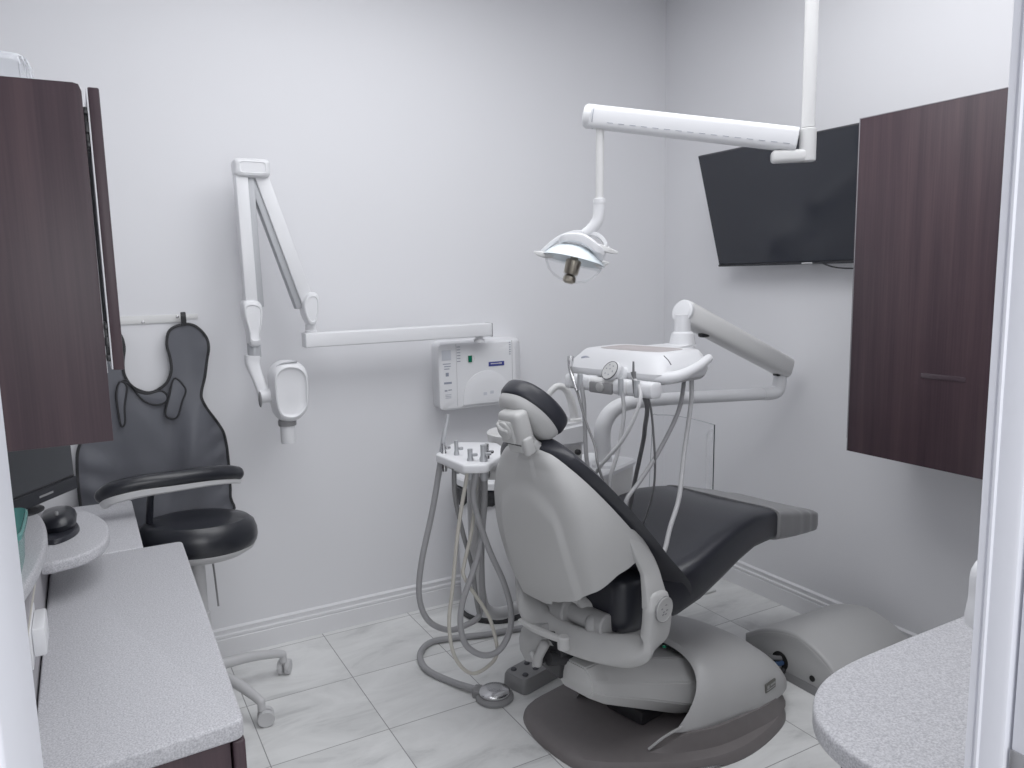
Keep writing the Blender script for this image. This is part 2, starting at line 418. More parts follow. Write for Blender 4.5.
# raised back ledge with two rounded shelves
t = thing('raised_ledge', 'tall raised ledge with a grey upright face behind the left countertop', 'ledge', (-0.3, 1.6, 0))
b = nb(); box2(b, (-0.160, 1.30, 0.0), (-0.134, 2.42, 0.8850), 0.001); finish('upright_panel', b, 'lam_grey', t)
b = nb(); box2(b, (-0.134, 1.42, 0.868), (-0.1315, 2.1, 0.875), 0.0005); finish('trim_strip', b, 'hose_bg', t)
def arc_shelf(pts): return [tuple(p[:2]) for p in catmull([(x, y, 0) for x, y in pts], 6)]
pts = [(-0.455, 2.53)]+arc_shelf([(-0.20, 2.555), (-0.075, 2.54), (-0.02, 2.47), (0.012, 2.36), (0.018, 2.24), (0.0, 2.15), (-0.040, 2.09), (-0.10, 2.065), (-0.1305, 2.065)])+[(-0.1305, 2.425), (-0.455, 2.425)]
sh = prism(nb(), pts, 0.030, Matrix.Translation((0, 0, 0.822)), 0.008, 3)
single('keyboard_shelf', sh, 'counter', 'rounded speckled grey shelf under the black mouse', 'shelf')
pts = [(-0.455, 2.30)]+arc_shelf([(-0.24, 2.30), (-0.165, 2.27), (-0.125, 2.15), (-0.108, 1.99), (-0.112, 1.82), (-0.128, 1.68), (-0.155, 1.56), (-0.21, 1.46)])+[(-0.455, 1.46)]
single('ledge_top', prism(nb(), pts, 0.030, Matrix.Translation((0, 0, 0.9155)), 0.008, 3), 'counter', 'higher rounded grey ledge top with a teal box on it at left edge', 'shelf')
# outlet and hook on the upright face
t = thing('wall_outlet', 'white outlet box on the grey upright face by the left countertop', 'outlet', (-0.13, 1.72, 0.82))
b = nb(); box2(b, (-0.134, 1.60, 0.80), (-0.130, 1.76, 0.872), 0.0015); finish('cover_plate', b, 'white', t)
b = nb(); box2(b, (-0.130, 1.625, 0.812), (-0.108, 1.73, 0.868), 0.005); finish('plug', b, 'white', t)
b = nb(); tube(b, catmull([(-0.129, 1.48+0.02*math.cos(a), 0.785+0.035*math.sin(a)) for a in [2*PI*k/12 for k in range(12)]], 2, True), 0.004, 8, smooth=False)
tube(b, [(-0.129, 1.50, 0.79), (-0.129, 1.5, 0.79)], 0.004, 6, smooth=False)
single('cable_ring', b, 'white', 'small white ring hook below the outlet by the left door frame', 'hook')
# teal box
t = thing('storage_box', 'translucent teal plastic box with lid on the left ledge', 'box', (-0.197, 1.77, 0.9465))
pr = [(0.86, 0), (0.9, 0.004), (0.98, 0.075), (1.0, 0.08)]
def rrect(cx, cy, hx, hy, z, e=0.3, n=40, rot=0.0):
    out = []
    for k in range(n):
        a = 2*PI*k/n; c_, s_ = math.cos(a), math.sin(a)
        x, y = hx*math.copysign(abs(c_)**e, c_), hy*math.copysign(abs(s_)**e, s_)
        out.append(V((cx+x*math.cos(rot)-y*math.sin(rot), cy+x*math.sin(rot)+y*math.cos(rot), z)))
    return out
b = nb(); loft(b, [rrect(-0.197, 1.77, 0.062*s, 0.11*s, 0.9465+z) for s, z in pr]); finish('box_body', b, 'teal', t)
b = nb(); loft(b, [rrect(-0.197, 1.77, 0.068*s, 0.117*s, 1.0265+z) for s, z in ((0.98, 0), (1, 0.002), (1, 0.010), (0.95, 0.013), (0.9, 0.010))]); finish('lid', b, 'teal', t)
# computer mouse on a black pad
pad = nb(); pillow(pad, [(0.055, 0.0), (0.045, 0.055), (0.0, 0.10), (-0.035, 0.06), (-0.04, 0.0), (-0.035, -0.06), (0.0, -0.10), (0.04, -0.06)], Matrix.Translation((-0.105, 2.30, 0.8525)),
                   [(1, 0.004), (0.95, 0.012), (0.8, 0.014), (0.2, 0.014)], [(1, 0.0), (0.3, 0.0)])
single('mouse_rest', pad, 'vinyl', 'black rounded wrist pad lying on the shelf under the mouse', 'wrist pad')
t = thing('computer_mouse', 'black glossy computer mouse resting on the black pad', 'mouse', (-0.10, 2.30, 0.86))
b = nb(); pillow(b, [(0.042, 0.0), (0.038, 0.05), (0.0, 0.078), (-0.035, 0.05), (-0.04, 0.0), (-0.036, -0.05), (0.0, -0.075), (0.036, -0.05)], Matrix.Translation((-0.098, 2.325, 0.867)),
                 [(1, 0.008), (1.04, 0.016), (0.97, 0.028), (0.78, 0.038), (0.4, 0.043), (0.1, 0.044)], [(0.93, 0.0), (0.2, 0.0)]); finish('mouse_body', b, 'black', t)
b = nb(); lathe(b, [(0.006, -0.004), (0.008, -0.002), (0.008, 0.002), (0.006, 0.004)], axis_m((-0.098, 2.285, 0.909), (1, 0, 0)), 14); finish('scroll_wheel', b, 'grey_plastic', t)
# monitor
dx, dy = 0.566, 0.824; corner = V((-0.048, 2.34, 0.957)); ln = 0.46
d = V((dx, dy, 0)); nn = V((dy, -dx, 0)); upv = V((-0.02*dy, 0.02*dx, 1)).normalized()
t = thing('computer_monitor', 'flat black monitor turned sideways under the left wall cabinet', 'monitor', tuple(corner-d*ln/2-V((0, 0, 0.0165))))
fm = frame(corner-d*ln, d, upv)
b = nb(); rbox(b, fm @ V((ln/2, 0.14, -0.012)), (ln, 0.28, 0.022), 0.004, 2, fm.to_3x3().to_4x4()); finish('bezel', b, 'dark', t)
b = nb(); rbox(b, fm @ V((ln/2, 0.158, 0.0)), (ln-0.016, 0.235, 0.003), 0.001, 1, fm.to_3x3().to_4x4()); finish('screen', b, 'mon_screen', t)
b = nb(); rbox(b, fm @ V((ln/2, 0.018, 0.001)), (ln-0.002, 0.034, 0.004), 0.001, 1, fm.to_3x3().to_4x4()); bb = finish('lower_bezel', b, 'black', t)
b = nb(); rbox(b, fm @ V((ln-0.12, 0.018, 0.0034)), (0.05, 0.005, 0.001), 0, 1, fm.to_3x3().to_4x4()); finish('button_row', b, 'grey_plastic', bb)
b = nb(); tube(b, [fm @ V((ln/2, 0.06, -0.03)), fm @ V((ln/2+0.05, 0.02, -0.035)), fm @ V((ln/2+0.05, 0.0, -0.035))], 0.014, 12); finish('stand', b, 'dark', t)
b = nb(); lathe(b, [(0.06, -0.0105), (0.06, -0.007), (0.03, -0.003), (0.012, -0.001)], Matrix.Translation(fm @ V((ln/2+0.05, 0, -0.035)))); finish('stand_base', b, 'dark', t)

# ------------------------------------------------------------------ lead apron and its rail
t = thing('hanging_rail', 'white wall rail with screws that holds the lead apron', 'rail', (0.2, YB, 1.365))
b = nb(); box2(b, (-0.02, YB-0.006, 1.352), (0.335, YB-0.0005, 1.381), 0.001); box2(b, (0.335, YB-0.004, 1.362), (0.39, YB-0.0005, 1.381), 0.001); finish('rail_strip', b, 'warm_white', t)
for x, z in ((0.20, 1.358), (0.318, 1.373)):
    b = nb(); lathe(b, [(0.0055, 0), (0.0055, 0.002), (0.003, 0.003)], axis_m((x, YB-0.006, z), (0, -1, 0)), 12); finish('screw', b, 'chrome', t)
b = nb(); tube(b, [(0.335, YB-0.006, 1.374), (0.335, YB-0.030, 1.370), (0.335, YB-0.034, 1.385)], 0.003, 8); finish('hook', b, 'chrome', t)
t = thing('lead_apron', 'grey lead apron with black binding hanging on the back wall', 'apron', (0.2, YB-0.02, 0.6))
half_r = [(0.335, 1.345), (0.375, 1.335), (0.408, 1.295), (0.415, 1.255), (0.405, 1.20), (0.393, 1.14), (0.378, 1.09), (0.376, 1.06), (0.395, 1.015), (0.425, 0.965), (0.448, 0.915), (0.456, 0.85), (0.458, 0.76), (0.455, 0.66), (0.445, 0.60)]
neck_r = [(0.200, 1.100), (0.235, 1.112), (0.262, 1.135), (0.279, 1.175), (0.279, 1.22), (0.271, 1.275), (0.285, 1.325)]
mir = lambda p: (0.40-p[0], p[1])
out = neck_r+half_r+[(0.2, 0.592)]+[mir(p) for p in reversed(half_r)]+[mir(p) for p in reversed(neck_r[1:])]
oc = [(p.x, p.y) for p in catmull([(x, z, 0) for x, z in out], 3, True)]
def folds(x, z):
    dpt = max(0.0, 1.16-z); k = 1.5
    return k*(0.006*math.sin(x*34+z*3)+0.005*math.sin(x*21-z*7+1.0))*min(1, dpt*4)+k*0.010*math.exp(-((x-0.335)/0.05)**2)*math.sin(z*9)+0.018*math.exp(-((x-0.19-0.2*(1.05-z))/0.05)**2-((z-0.96)/0.12)**2)+0.018*math.exp(-((x-0.30-0.25*(z-0.8))/0.035)**2)*min(1, dpt*3)+0.005*math.sin(z*60+x*25)*math.exp(-((x-0.0)/0.06)**2)*min(1, dpt*3)+0.004*math.sin(z*75-x*40)*math.exp(-((x-0.43)/0.035)**2)
Y0 = YB-0.036
b = nb()
vs = [b.verts.new((x, 0, z)) for x, z in oc]
es = [b.edges.new((vs[i], vs[(i+1) % len(vs)])) for i in range(len(vs))]
bmesh.ops.triangle_fill(b, use_beauty=True, use_dissolve=False, edges=es)
for _ in range(4):
    long = [e for e in b.edges if e.calc_length() > 0.022]
    if not long: break
    bmesh.ops.subdivide_edges(b, edges=long, cuts=1); bmesh.ops.triangulate(b, faces=b.faces)
    bmesh.ops.beautify_fill(b, faces=b.faces, edges=[e for e in b.edges if not e.is_boundary])
for v in b.verts: v.co.y = Y0-0.004-folds(v.co.x, v.co.z)
solid(b, 0.004); finish('apron_front', b, 'apron', t, angle=60)
def edge_band(pts, w=0.0045): 
    b = nb(); tube(b, [(x, Y0-0.006-folds(x, z), z) for x, z in pts], w, 8, sm=2, sect=(1.25, 1.0), up=(0, -1, 0)); return b
finish('binding', edge_band(oc+[oc[0]], 0.0055), 'bind', t, label='black edge binding')
b = nb(); tube(b, [(0.335, Y0-0.006, 1.34), (0.335, Y0-0.010, 1.375), (0.335, Y0-0.001, 1.387), (0.335, Y0+0.004, 1.35)], 0.009, 8, sect=(0.3, 1.0), up=(0, -1, 0)); finish('hanging_loop', b, 'bind', t)
def flap(pts, y, nm):
    f = [(p.x, p.y) for p in catmull([(a, c, 0) for a, c in pts], 5, True)]
    b = nb(); prism(b, f, 0.005, frame((0, y, 0), (1, 0, 0), (0, 0, 1)), 0.0015, 2)
    fo = finish(nm, b, 'apron', t)
    b = nb(); tube(b, [(x, y-0.004, z) for x, z in f+[f[0]]], 0.0038, 6, smooth=False); finish('flap_binding', b, 'bind', fo)
flap([(0.285, 1.148), (0.32, 1.105), (0.305, 1.06), (0.285, 1.005), (0.26, 1.00), (0.245, 1.02), (0.262, 1.08)], Y0-0.022, 'shoulder_flap')
flap([(0.115, 1.15), (0.14, 1.13), (0.175, 1.075), (0.215, 1.055), (0.248, 1.062), (0.256, 1.085), (0.235, 1.105), (0.19, 1.098), (0.15, 1.115), (0.13, 1.15)], Y0-0.016, 'collar_flap')
flap([(0.105, 1.15), (0.125, 1.13), (0.112, 1.06), (0.108, 1.00), (0.096, 0.99), (0.09, 1.05), (0.09, 1.11)], Y0-0.018, 'shoulder_flap')

# ------------------------------------------------------------------ stool
SX, SY = 0.285, 2.815
t = thing('dental_stool', 'black assistant stool with curved arm bar by the back wall', 'stool', (SX, SY, 0))
seat_out = [(0.19*math.cos(a)*(1+0.05*math.cos(2*a)), 0.155*math.sin(a)) for a in [2*PI*k/16 for k in range(16)]]
sm_ = Matrix.Translation((SX+0.008, SY+0.0, 0.585)) @ Matrix.Rotation(0.06, 4, 'Y')
b = nb(); pillow(b, seat_out, sm_, [(1.0, 0.03), (0.985, 0.055), (0.93, 0.082), (0.83, 0.098), (0.6, 0.100), (0.3, 0.095), (0.05, 0.093)], [(0.985, 0.012), (0.95, 0.0), (0.4, 0.0)]); finish('seat', b, 'black', t)
b = nb(); pillow(b, seat_out, sm_, [(0.93, 0.002), (0.5, 0.003)], [(0.955, 0.0), (0.93, -0.012), (0.78, -0.030), (0.4, -0.036)]); finish('seat_pan', b, 'hose_lt', t, label='pale grey pan under the seat')
b = nb(); lathe(b, [(0.028, 0.10), (0.03, 0.12), (0.030, 0.34), (0.024, 0.345), (0.024, 0.56)], Matrix.Translation((SX, SY, 0)), 18); finish('column', b, 'hose_lt', t)
b = nb(); tube(b, [(SX+0.045, SY-0.02, 0.555), (SX+0.05, SY-0.02, 0.48), (SX+0.055, SY-0.02, 0.36)], 0.0035, 8); finish('lever_rod', b, 'grey_plastic', t)
arm = [(0.015, 2.77, 0.822), (0.045, 2.75, 0.842), (0.12, 2.745, 0.852), (0.22, 2.755, 0.850), (0.33, 2.79, 0.842), (0.405, 2.83, 0.828), (0.443, 2.86, 0.814)]
b = nb(); tube(b, arm, [0.026, 0.028, 0.028, 0.028, 0.028, 0.028, 0.026], 16, round_end=1.0); finish('arm_bar', b, 'black', t, label='curved black padded arm bar')
b = nb(); tube(b, [(p[0]+0.004, p[1], p[2]-0.029) for p in arm], [0.020, 0.022, 0.021, 0.018, 0.016, 0.014, 0.012], 10, sect=(0.75, 1.2), up=(0, 0, 1)); finish('arm_underside', b, 'hose_lt', t, label='pale grey underside of the arm bar')
b = nb(); tube(b, [(0.155, 2.765, 0.82), (0.150, 2.80, 0.76), (0.145, 2.83, 0.66), (0.16, 2.825, 0.572), (0.25, 2.815, 0.548)], 0.012, 12); finish('arm_bracket', b, 'vinyl', t, label='black bracket carrying the arm bar')
base_c = V((SX, SY, 0.13))
b = nb(); lathe(b, [(0.05, 0.095), (0.055, 0.11), (0.045, 0.15), (0.032, 0.16)], Matrix.Translation((SX, SY, 0))); finish('base_hub', b, 'hose_lt', t)
for k in range(5):
    a = math.radians(11+72*k); dr = V((math.cos(a), math.sin(a), 0)); e = base_c+dr*0.285
    b = nb(); tube(b, [base_c+dr*0.02, base_c+dr*0.15+V((0, 0, -0.010)), base_c+dr*0.25+V((0, 0, -0.032)), e+V((0, 0, -0.045))], [0.022, 0.019, 0.016, 0.015], 12, round_end=0.8)
    tube(b, [e+V((0, 0, -0.045)), e+V((0, 0, -0.075))], 0.0135, 12, smooth=False)
    lg = finish('leg', b, 'hose_lt', t)
    ca = a+0.9; cd = V((math.cos(ca), math.sin(ca), 0)); sd = V((-math.sin(ca), math.cos(ca), 0)); cc = V((e.x, e.y, 0.029))+cd*0.012
    b = nb()
    for s_ in (-1, 1): lathe(b, [(0.018, -0.008), (0.026, -0.009), (0.0285, -0.006), (0.0285, 0.006), (0.026, 0.009), (0.018, 0.008)], axis_m(cc+sd*0.014*s_, sd), 20)
    tube(b, [cc+V((0, 0, 0.004)), V((e.x, e.y, 0.066))], 0.010, 8, smooth=False)
    finish('caster', b, 'grey_plastic' if False else 'hose_lt', lg)

# ------------------------------------------------------------------ x-ray unit on the back wall
t = thing('xray_unit', 'white wall mounted dental x-ray unit with folded scissor arm', 'x-ray unit', (1.55, YB, 1.07))
def boxring(x0, x1, z0, z1, y, e=0.22, n=48):
    return [V((p.x, y, p.y)) for p in [V((q.x, q.y)) for q in rrect((x0+x1)/2, (z0+z1)/2, (x1-x0)/2, (z1-z0)/2, 0, e, n)]]
b = nb(); loft(b, [boxring(1.345, 1.765, 0.920, 1.218, YB-0.0005, 0.12), boxring(1.345, 1.765, 0.920, 1.218, 3.115, 0.12), boxring(1.330, 1.740, 0.922, 1.217, 3.06, 0.12), boxring(1.322, 1.705, 0.926, 1.213, 3.03, 0.12), boxring(1.330, 1.695, 0.934, 1.206, 3.0235, 0.14), boxring(1.42, 1.62, 0.98, 1.17, 3.022, 0.3)])
wb = finish('wall_box', b, 'white', t, angle=30)
FX = lambda x: x
b = nb(); arch = [(1.430, 0.942)]+[(1.545+0.112*math.cos(a), 0.985+0.100*math.sin(a)) for a in [PI-PI*k/14 for k in range(15)]]+[(1.662, 0.945)]
ins = [(1.452, 0.942)]+[(1.547+0.092*math.cos(a), 0.975+0.082*math.sin(a)) for a in [PI-PI*k/14 for k in range(15)]]+[(1.645, 0.942)]
n_ = len(arch)
loft(b, [[V((x, 3.0285, z)) for x, z in arch], [V((x, 3.017, z)) for x, z in arch], [V((x, 3.010, z*0.985+0.0155)) for x, z in ins], [V((x*0.8+0.2*1.547, 3.009, z*0.8+0.2*0.97)) for x, z in ins]]); finish('front_boss', b, 'white', wb)
b = nb(); lathe(b, [(0.020, -0.004), (0.020, 0.001), (0.0185, 0.002), (0.017, 0.0005), (0.017, -0.003)], axis_m((1.472, 3.0225, 1.142), (0, -1, 0)), 28); finish('display_ring', b, 'warm_white', wb)
b = nb(); box2(b, (1.459, 3.0165, 1.128), (1.477, 3.0225, 1.157), 0.001); finish('display', b, 'green', wb, label='green digital display')
b = nb(); rbox(b, (1.598, 3.0215, 1.112), (0.078, 0.003, 0.020), 0.0005); nv = finish('name_label', b, 'navy', wb, label='navy blue label strip')
b = nb(); rbox(b, (1.594, 3.0197, 1.1135), (0.05, 0.001, 0.003), 0); rbox(b, (1.618, 3.0197, 1.1135), (0.012, 0.001, 0.006), 0); finish('label_print', b, 'pale', nv)
b = nb()
for k in range(6): rbox(b, (1.414, 3.0215, 1.198-0.0125*k), (0.016, 0.003, 0.003), 0.0005)
finish('vent_slots', b, 'ink', wb)
b = nb()
for k in range(6): rbox(b, (1.668, 3.0225, 1.203-0.0105*k), (0.007, 0.004, 0.0035), 0.0005)
finish('vent_slots', b, 'ink', wb)
b = nb(); rbox(b, (1.403, 3.0228, 1.075), (0.0015, 0.003, 0.27), 0); finish('panel_seam', b, 'hose_lt', wb)
b = nb(); rbox(b, (1.679, 3.0228, 1.08), (0.0015, 0.003, 0.262), 0); finish('panel_seam', b, 'hose_lt', wb)
b = nb(); rbox(b, (1.357, 3.0235, 1.165), (0.043, 0.004, 0.044), 0.001); finish('warning_label', b, 'paper', wb, label='pale blue warning sticker')
def wprint(*boxes):
    b = nb()
    for c, z in boxes: rbox(b, c, z, 0)
    finish('warning_print', b, 'ink', wb)
wprint(*[((1.357+0.003*(k % 2), 3.0235, 1.128-0.011*k), (0.036-0.006*k, 0.004, 0.0035)) for k in range(3)])
wprint(((1.358, 3.0235, 1.082), (0.014, 0.004, 0.016)))
wprint(((1.360, 3.0235, 1.045), (0.036, 0.004, 0.0085)))
wprint(((1.350, 3.0235, 1.012), (0.012, 0.004, 0.006)), ((1.369, 3.0235, 1.014), (0.016, 0.004, 0.004)))
wprint(*[((1.360, 3.0235, 0.994-0.007*k), (0.028, 0.004, 0.0015)) for k in range(3)])
b = nb(); rbox(b, (1.532, 3.0085, 0.985), (0.016, 0.002, 0.013), 0); rbox(b, (1.566, 3.0085, 0.989), (0.016, 0.002, 0.013), 0); finish('button_print', b, 'paper', wb)
b = nb(); lathe(b, [(0.024, 1.215), (0.024, 1.228), (0.017, 1.232), (0.017, 1.248)], Matrix.Translation((1.50, 2.99, 0)), 20); finish('arm_pivot', b, 'white', wb)
b = nb()
prism(b, rounded([(2.952, 1.2415, 0.006), (3.02, 1.2415, 0.006), (3.02, 1.297, 0.006), (2.952, 1.297, 0.006)], 0, 3), 0.80, frame((0.744, 0, 0), (0, 1, 0), (0, 0, 1)), 0.001)
ha = finish('horizontal_arm', b, 'white', t)
b = nb(); box2(b, (1.5442, 2.951, 1.2395), (1.5475, 3.021, 1.298), 0.001); finish('end_cap', b, 'grey_plastic', ha, label='grey end cap')
b = nb(); lathe(b, [(0.023, 1.297), (0.023, 1.306), (0.020, 1.308), (0.020, 1.33)], Matrix.Translation((0.772, 2.985, 0)), 20); finish('arm_collar', b, 'white', t)
def beam(p0, p1, w, dpt, mat, nm, inner):
    """flat scissor beam: white face towards the room, grey inner side"""
    p0, p1 = V(p0), V(p1); L = (p1-p0).length; fm = frame(p0, p1-p0, (0, -1, 0)); b = nb()
    rbox(b, fm @ V((L/2, 0, 0)), (L, dpt, w), 0.004, 2, fm.to_3x3().to_4x4()); bo = finish(nm, b, mat, t)
    b = nb(); rbox(b, fm @ V((L/2, -0.004, inner*(w/2+0.010))), (L*0.99, dpt*0.8, 0.026), 0.003, 2, fm.to_3x3().to_4x4()); finish('side_channel', b, 'xr_side', bo, label='grey channel along the inner side')
    return bo
beam((0.548, 2.98, 1.88), (0.554, 2.98, 1.40), 0.043, 0.06, 'white', 'scissor_arm', -1)
beam((0.618, 2.99, 1.88), (0.767, 2.99, 1.40), 0.048, 0.06, 'white', 'scissor_arm', 1)
# knuckle cap at the top
b = nb(); loft(b, [boxring(0.527, 0.645, 1.872, 1.932, 3.02, 0.35), boxring(0.523, 0.648, 1.869, 1.935, 3.00, 0.35), boxring(0.523, 0.648, 1.869, 1.935, 2.948, 0.35), boxring(0.530, 0.641, 1.875, 1.929, 2.938, 0.35), boxring(0.540, 0.632, 1.883, 1.922, 2.935, 0.35), boxring(0.543, 0.629, 1.885, 1.920, 2.9375, 0.35)]); finish('top_knuckle', b, 'white', t)
def knuckle(cx, pts, nm):
    b = nb(); pillow(b, pts, frame((cx, 2.985, 0), (1, 0, 0), (0, 0, 1)), [(1, 0.02), (0.97, 0.036), (0.88, 0.044), (0.75, 0.046), (0.7, 0.043), (0.3, 0.044)], [(1, -0.02), (0.9, -0.036), (0.4, -0.04)])
    return finish(nm, b, 'white', t)
knuckle(0.769, [(-0.022, 1.43), (0.0, 1.452), (0.028, 1.445), (0.032, 1.40), (0.022, 1.35), (0.012, 1.328), (-0.008, 1.328), (-0.024, 1.36), (-0.03, 1.40)], 'lower_knuckle')
knuckle(0.556, [(-0.034, 1.42), (-0.01, 1.432), (0.022, 1.425), (0.034, 1.40), (0.031, 1.35), (0.02, 1.305), (0.018, 1.262), (-0.018, 1.262), (-0.022, 1.31), (-0.034, 1.37)], 'lower_knuckle')
b = nb(); lathe(b, [(0.024, 1.218), (0.0245, 1.22), (0.0245, 1.268), (0.023, 1.27)], Matrix.Translation((0.556, 2.98, 0)), 22); finish('swivel_ring', b, 'xr_side', t, label='grey swivel ring')
b = nb(); tube(b, [(0.548, 2.98, 1.225), (0.546, 2.98, 1.195), (0.556, 2.97, 1.15), (0.568, 2.955, 1.105), (0.578, 2.94, 1.066)], [0.029, 0.027, 0.022, 0.022, 0.026], 16, sect=(0.9, 0.95), up=(0, 1, 0))
lathe(b, [(0.012, -0.03), (0.026, -0.027), (0.027, 0.02), (0.024, 0.034)], axis_m((0.582, 2.94, 1.074), (1, 0, 0)), 22); yk = finish('head_yoke', b, 'white', t)
b = nb(); ellipsoid(b, (0.555, 2.925, 1.064), (0.006, 0.019, 0.030)); finish('pivot_cap', b, 'grey_plastic', yk, label='dark grey pivot cap')
b = nb(); lathe(b, [(0.024, 0), (0.024, 0.02)], axis_m((0.594, 2.94, 1.074), (1, 0, 0)), 20); finish('pivot_collar', b, 'hose_lt', yk)
# tube head
hd = [(-0.068, 0.03), (-0.062, 0.085), (-0.035, 0.112), (0.0, 0.118), (0.04, 0.108), (0.066, 0.075), (0.07, 0.02), (0.064, -0.06), (0.045, -0.092), (0.015, -0.112), (-0.02, -0.112), (-0.05, -0.095), (-0.064, -0.05)]
hm = frame((0.660, 2.93, 1.086), (1, 0, 0), (0, 0, 1))
b = nb(); pillow(b, hd, hm, [(1.0, 0.0), (0.99, 0.025), (0.94, 0.046), (0.86, 0.058), (0.80, 0.060), (0.76, 0.055), (0.70, 0.052), (0.3, 0.052)], [(0.99, -0.02), (0.92, -0.05), (0.75, -0.065), (0.3, -0.068)]); hdo = finish('tube_head', b, 'white', t)
b = nb(); tube(b, [(0.616, 2.895, 1.184), (0.638, 2.882, 1.196), (0.668, 2.880, 1.200), (0.688, 2.885, 1.199)], 0.004, 8); finish('head_slot', b, 'xr_side', hdo)
b = nb(); lathe(b, [(0.033, 0.957), (0.034, 0.962), (0.034, 0.974), (0.031, 0.980)], Matrix.Translation((0.648, 2.925, 0)), 24); finish('cone_ring', b, 'grey_plastic', t, label='dark grey ring above the cone')
b = nb(); lathe(b, [(0.0245, 0.892), (0.0262, 0.890), (0.027, 0.894), (0.028, 0.960)], Matrix.Translation((0.648, 2.925, 0)), 24); finish('cone', b, 'white', t)

def sst(a, c, x):
    x = max(0, min(1, (x-a)/(c-a))); return x*x*(3-2*x)
# ------------------------------------------------------------------ dental chair (local frame: x towards the toe, y away from the camera)
CR = math.radians(12)
t = chair = thing('dental_chair', 'reclined charcoal dental chair with grey shell on a brown base', 'dental chair', (1.345, 1.925, 0), CR)
L_ = dict(local=True)
# base plate: a rounded plinth, skirt sloping out
plate = [(-0.165, -0.05), (-0.145, 0.13), (-0.075, 0.258), (0.08, 0.278), (0.42, 0.275), (0.58, 0.24), (0.66, 0.12), (0.68, -0.06), (0.66, -0.24), (0.57, -0.355), (0.44, -0.392), (0.26, -0.392), (0.10, -0.335), (-0.04, -0.22), (-0.13, -0.13)]
b = nb(); pillow(b, plate, Matrix(), [(1.0, 0.006), (0.992, 0.018), (0.96, 0.032), (0.90, 0.036), (0.5, 0.037), (0.1, 0.037)], [(1.0, 0.0), (0.2, 0.0)], center=(0.25, -0.06), sm=5); bp_ = finish('base_plate', b, 'brown', t, label='brown grey base plate', **L_)
b = nb(); ellipsoid(b, (0.03, -0.338, 0.034), (0.13, 0.010, 0.006), Matrix.Rotation(-0.45, 4, 'Z')); finish('rim_highlight', b, 'chrome', bp_, **L_)  # pale metal sliver standing in for light caught on the plate's lip
# brown skirt of the pump housing and the arched hood above it
def hood_ring(s, half, zt, z0, sl=0.0, nr=0.0, e=0.80, cy=-0.055, n=28):
    out = []
    for k in range(n+1):
        a = PI*k/n; c_, s_ = math.cos(a), math.sin(a)
        h = abs(s_)**0.80
        out.append(V((s-sl*(1-h), cy-(half-nr*(1-h))*math.copysign(abs(c_)**e, c_), z0+(zt-z0)*h)))
    return out
def hood(profile, mat, nm, par, th=0.012, lab=None):
    b = nb(); rings = [hood_ring(*p) for p in profile]; loft(b, rings, (False, True), closed_ring=False)
    return finish(nm, b, mat, par, label=lab, angle=45, **L_)
b = nb()
def skirt_ring(zs): return [V((0.40+(p.x-0.40)*k, -0.055+(p.y+0.055)*k2, 0.03+(z-0.03)*sst(0.01, 0.15, p.x)*(1-0.30*sst(0.3, 0.65, p.x)))) for p in catmull([(0.10, 0.15, 0), (0.24, 0.215, 0), (0.5, 0.23, 0), (0.63, 0.16, 0), (0.665, -0.055, 0), (0.63, -0.27, 0), (0.5, -0.345, 0), (0.26, -0.325, 0), (0.12, -0.265, 0), (0.03, -0.20, 0)], 5) for k, k2, z in [zs]]
loft(b, [skirt_ring((1.06, 1.08, 0.03)), skirt_ring((1.04, 1.03, 0.055)), skirt_ring((1.03, 1.005, 0.088)), skirt_ring((1.0, 0.97, 0.088))], (False, False), closed_ring=False); finish('housing_skirt', b, 'brown', t, label='brown grey skirt under the pump housing', angle=30, **L_)
b = nb(); tube(b, [(0.03*1.0, -0.20, 0.042), (0.075, -0.225, 0.075), (0.12, -0.262, 0.108)], 0.004, 8); finish('skirt_ridge', b, 'cover', t, **L_)
prof = [(0.250, 0.262, 0.275, 0.085, 0.145, 0.075), (0.262, 0.272, 0.290, 0.085, 0.14, 0.07), (0.30, 0.281, 0.293, 0.083, 0.11, 0.045), (0.36, 0.286, 0.288, 0.08, 0.06, 0.02), (0.42, 0.289, 0.278, 0.076), (0.50, 0.290, 0.254, 0.072), (0.575, 0.284, 0.218, 0.068), (0.62, 0.272, 0.184, 0.065), (0.648, 0.258, 0.146, 0.063), (0.660, 0.242, 0.110, 0.061), (0.664, 0.230, 0.08, 0.06)]
ho = hood(prof, 'cover', 'pump_housing', t, lab='grey arched pump housing')
b = nb(); tube(b, hood_ring(0.262, 0.252, 0.266, 0.14, 0.10, 0.05), 0.007, 8, smooth=False); finish('housing_gap', b, 'hole', ho, **L_)
# badge on the near flank
fb = frame((0.490, -0.3405, 0.132), (1.0, 0.03, 0.0), (0, 0.03, 1))
b = nb(); rbox(b, fb.translation, (0.062, 0.030, 0.006), 0.001, 1, fb.to_3x3().to_4x4()); bd = finish('badge', b, 'olive', t, label='small dark badge on the housing', **L_)
b = nb(); rbox(b, fb @ V((-0.018, 0.003, 0.0034)), (0.012, 0.010, 0.001), 0, 1, fb.to_3x3().to_4x4()); rbox(b, fb @ V((0.012, 0.004, 0.0034)), (0.03, 0.006, 0.001), 0, 1, fb.to_3x3().to_4x4()); rbox(b, fb @ V((0.0, -0.007, 0.0034)), (0.05, 0.003, 0.001), 0, 1, fb.to_3x3().to_4x4()); finish('badge_print', b, 'knobgrey', bd, **L_)
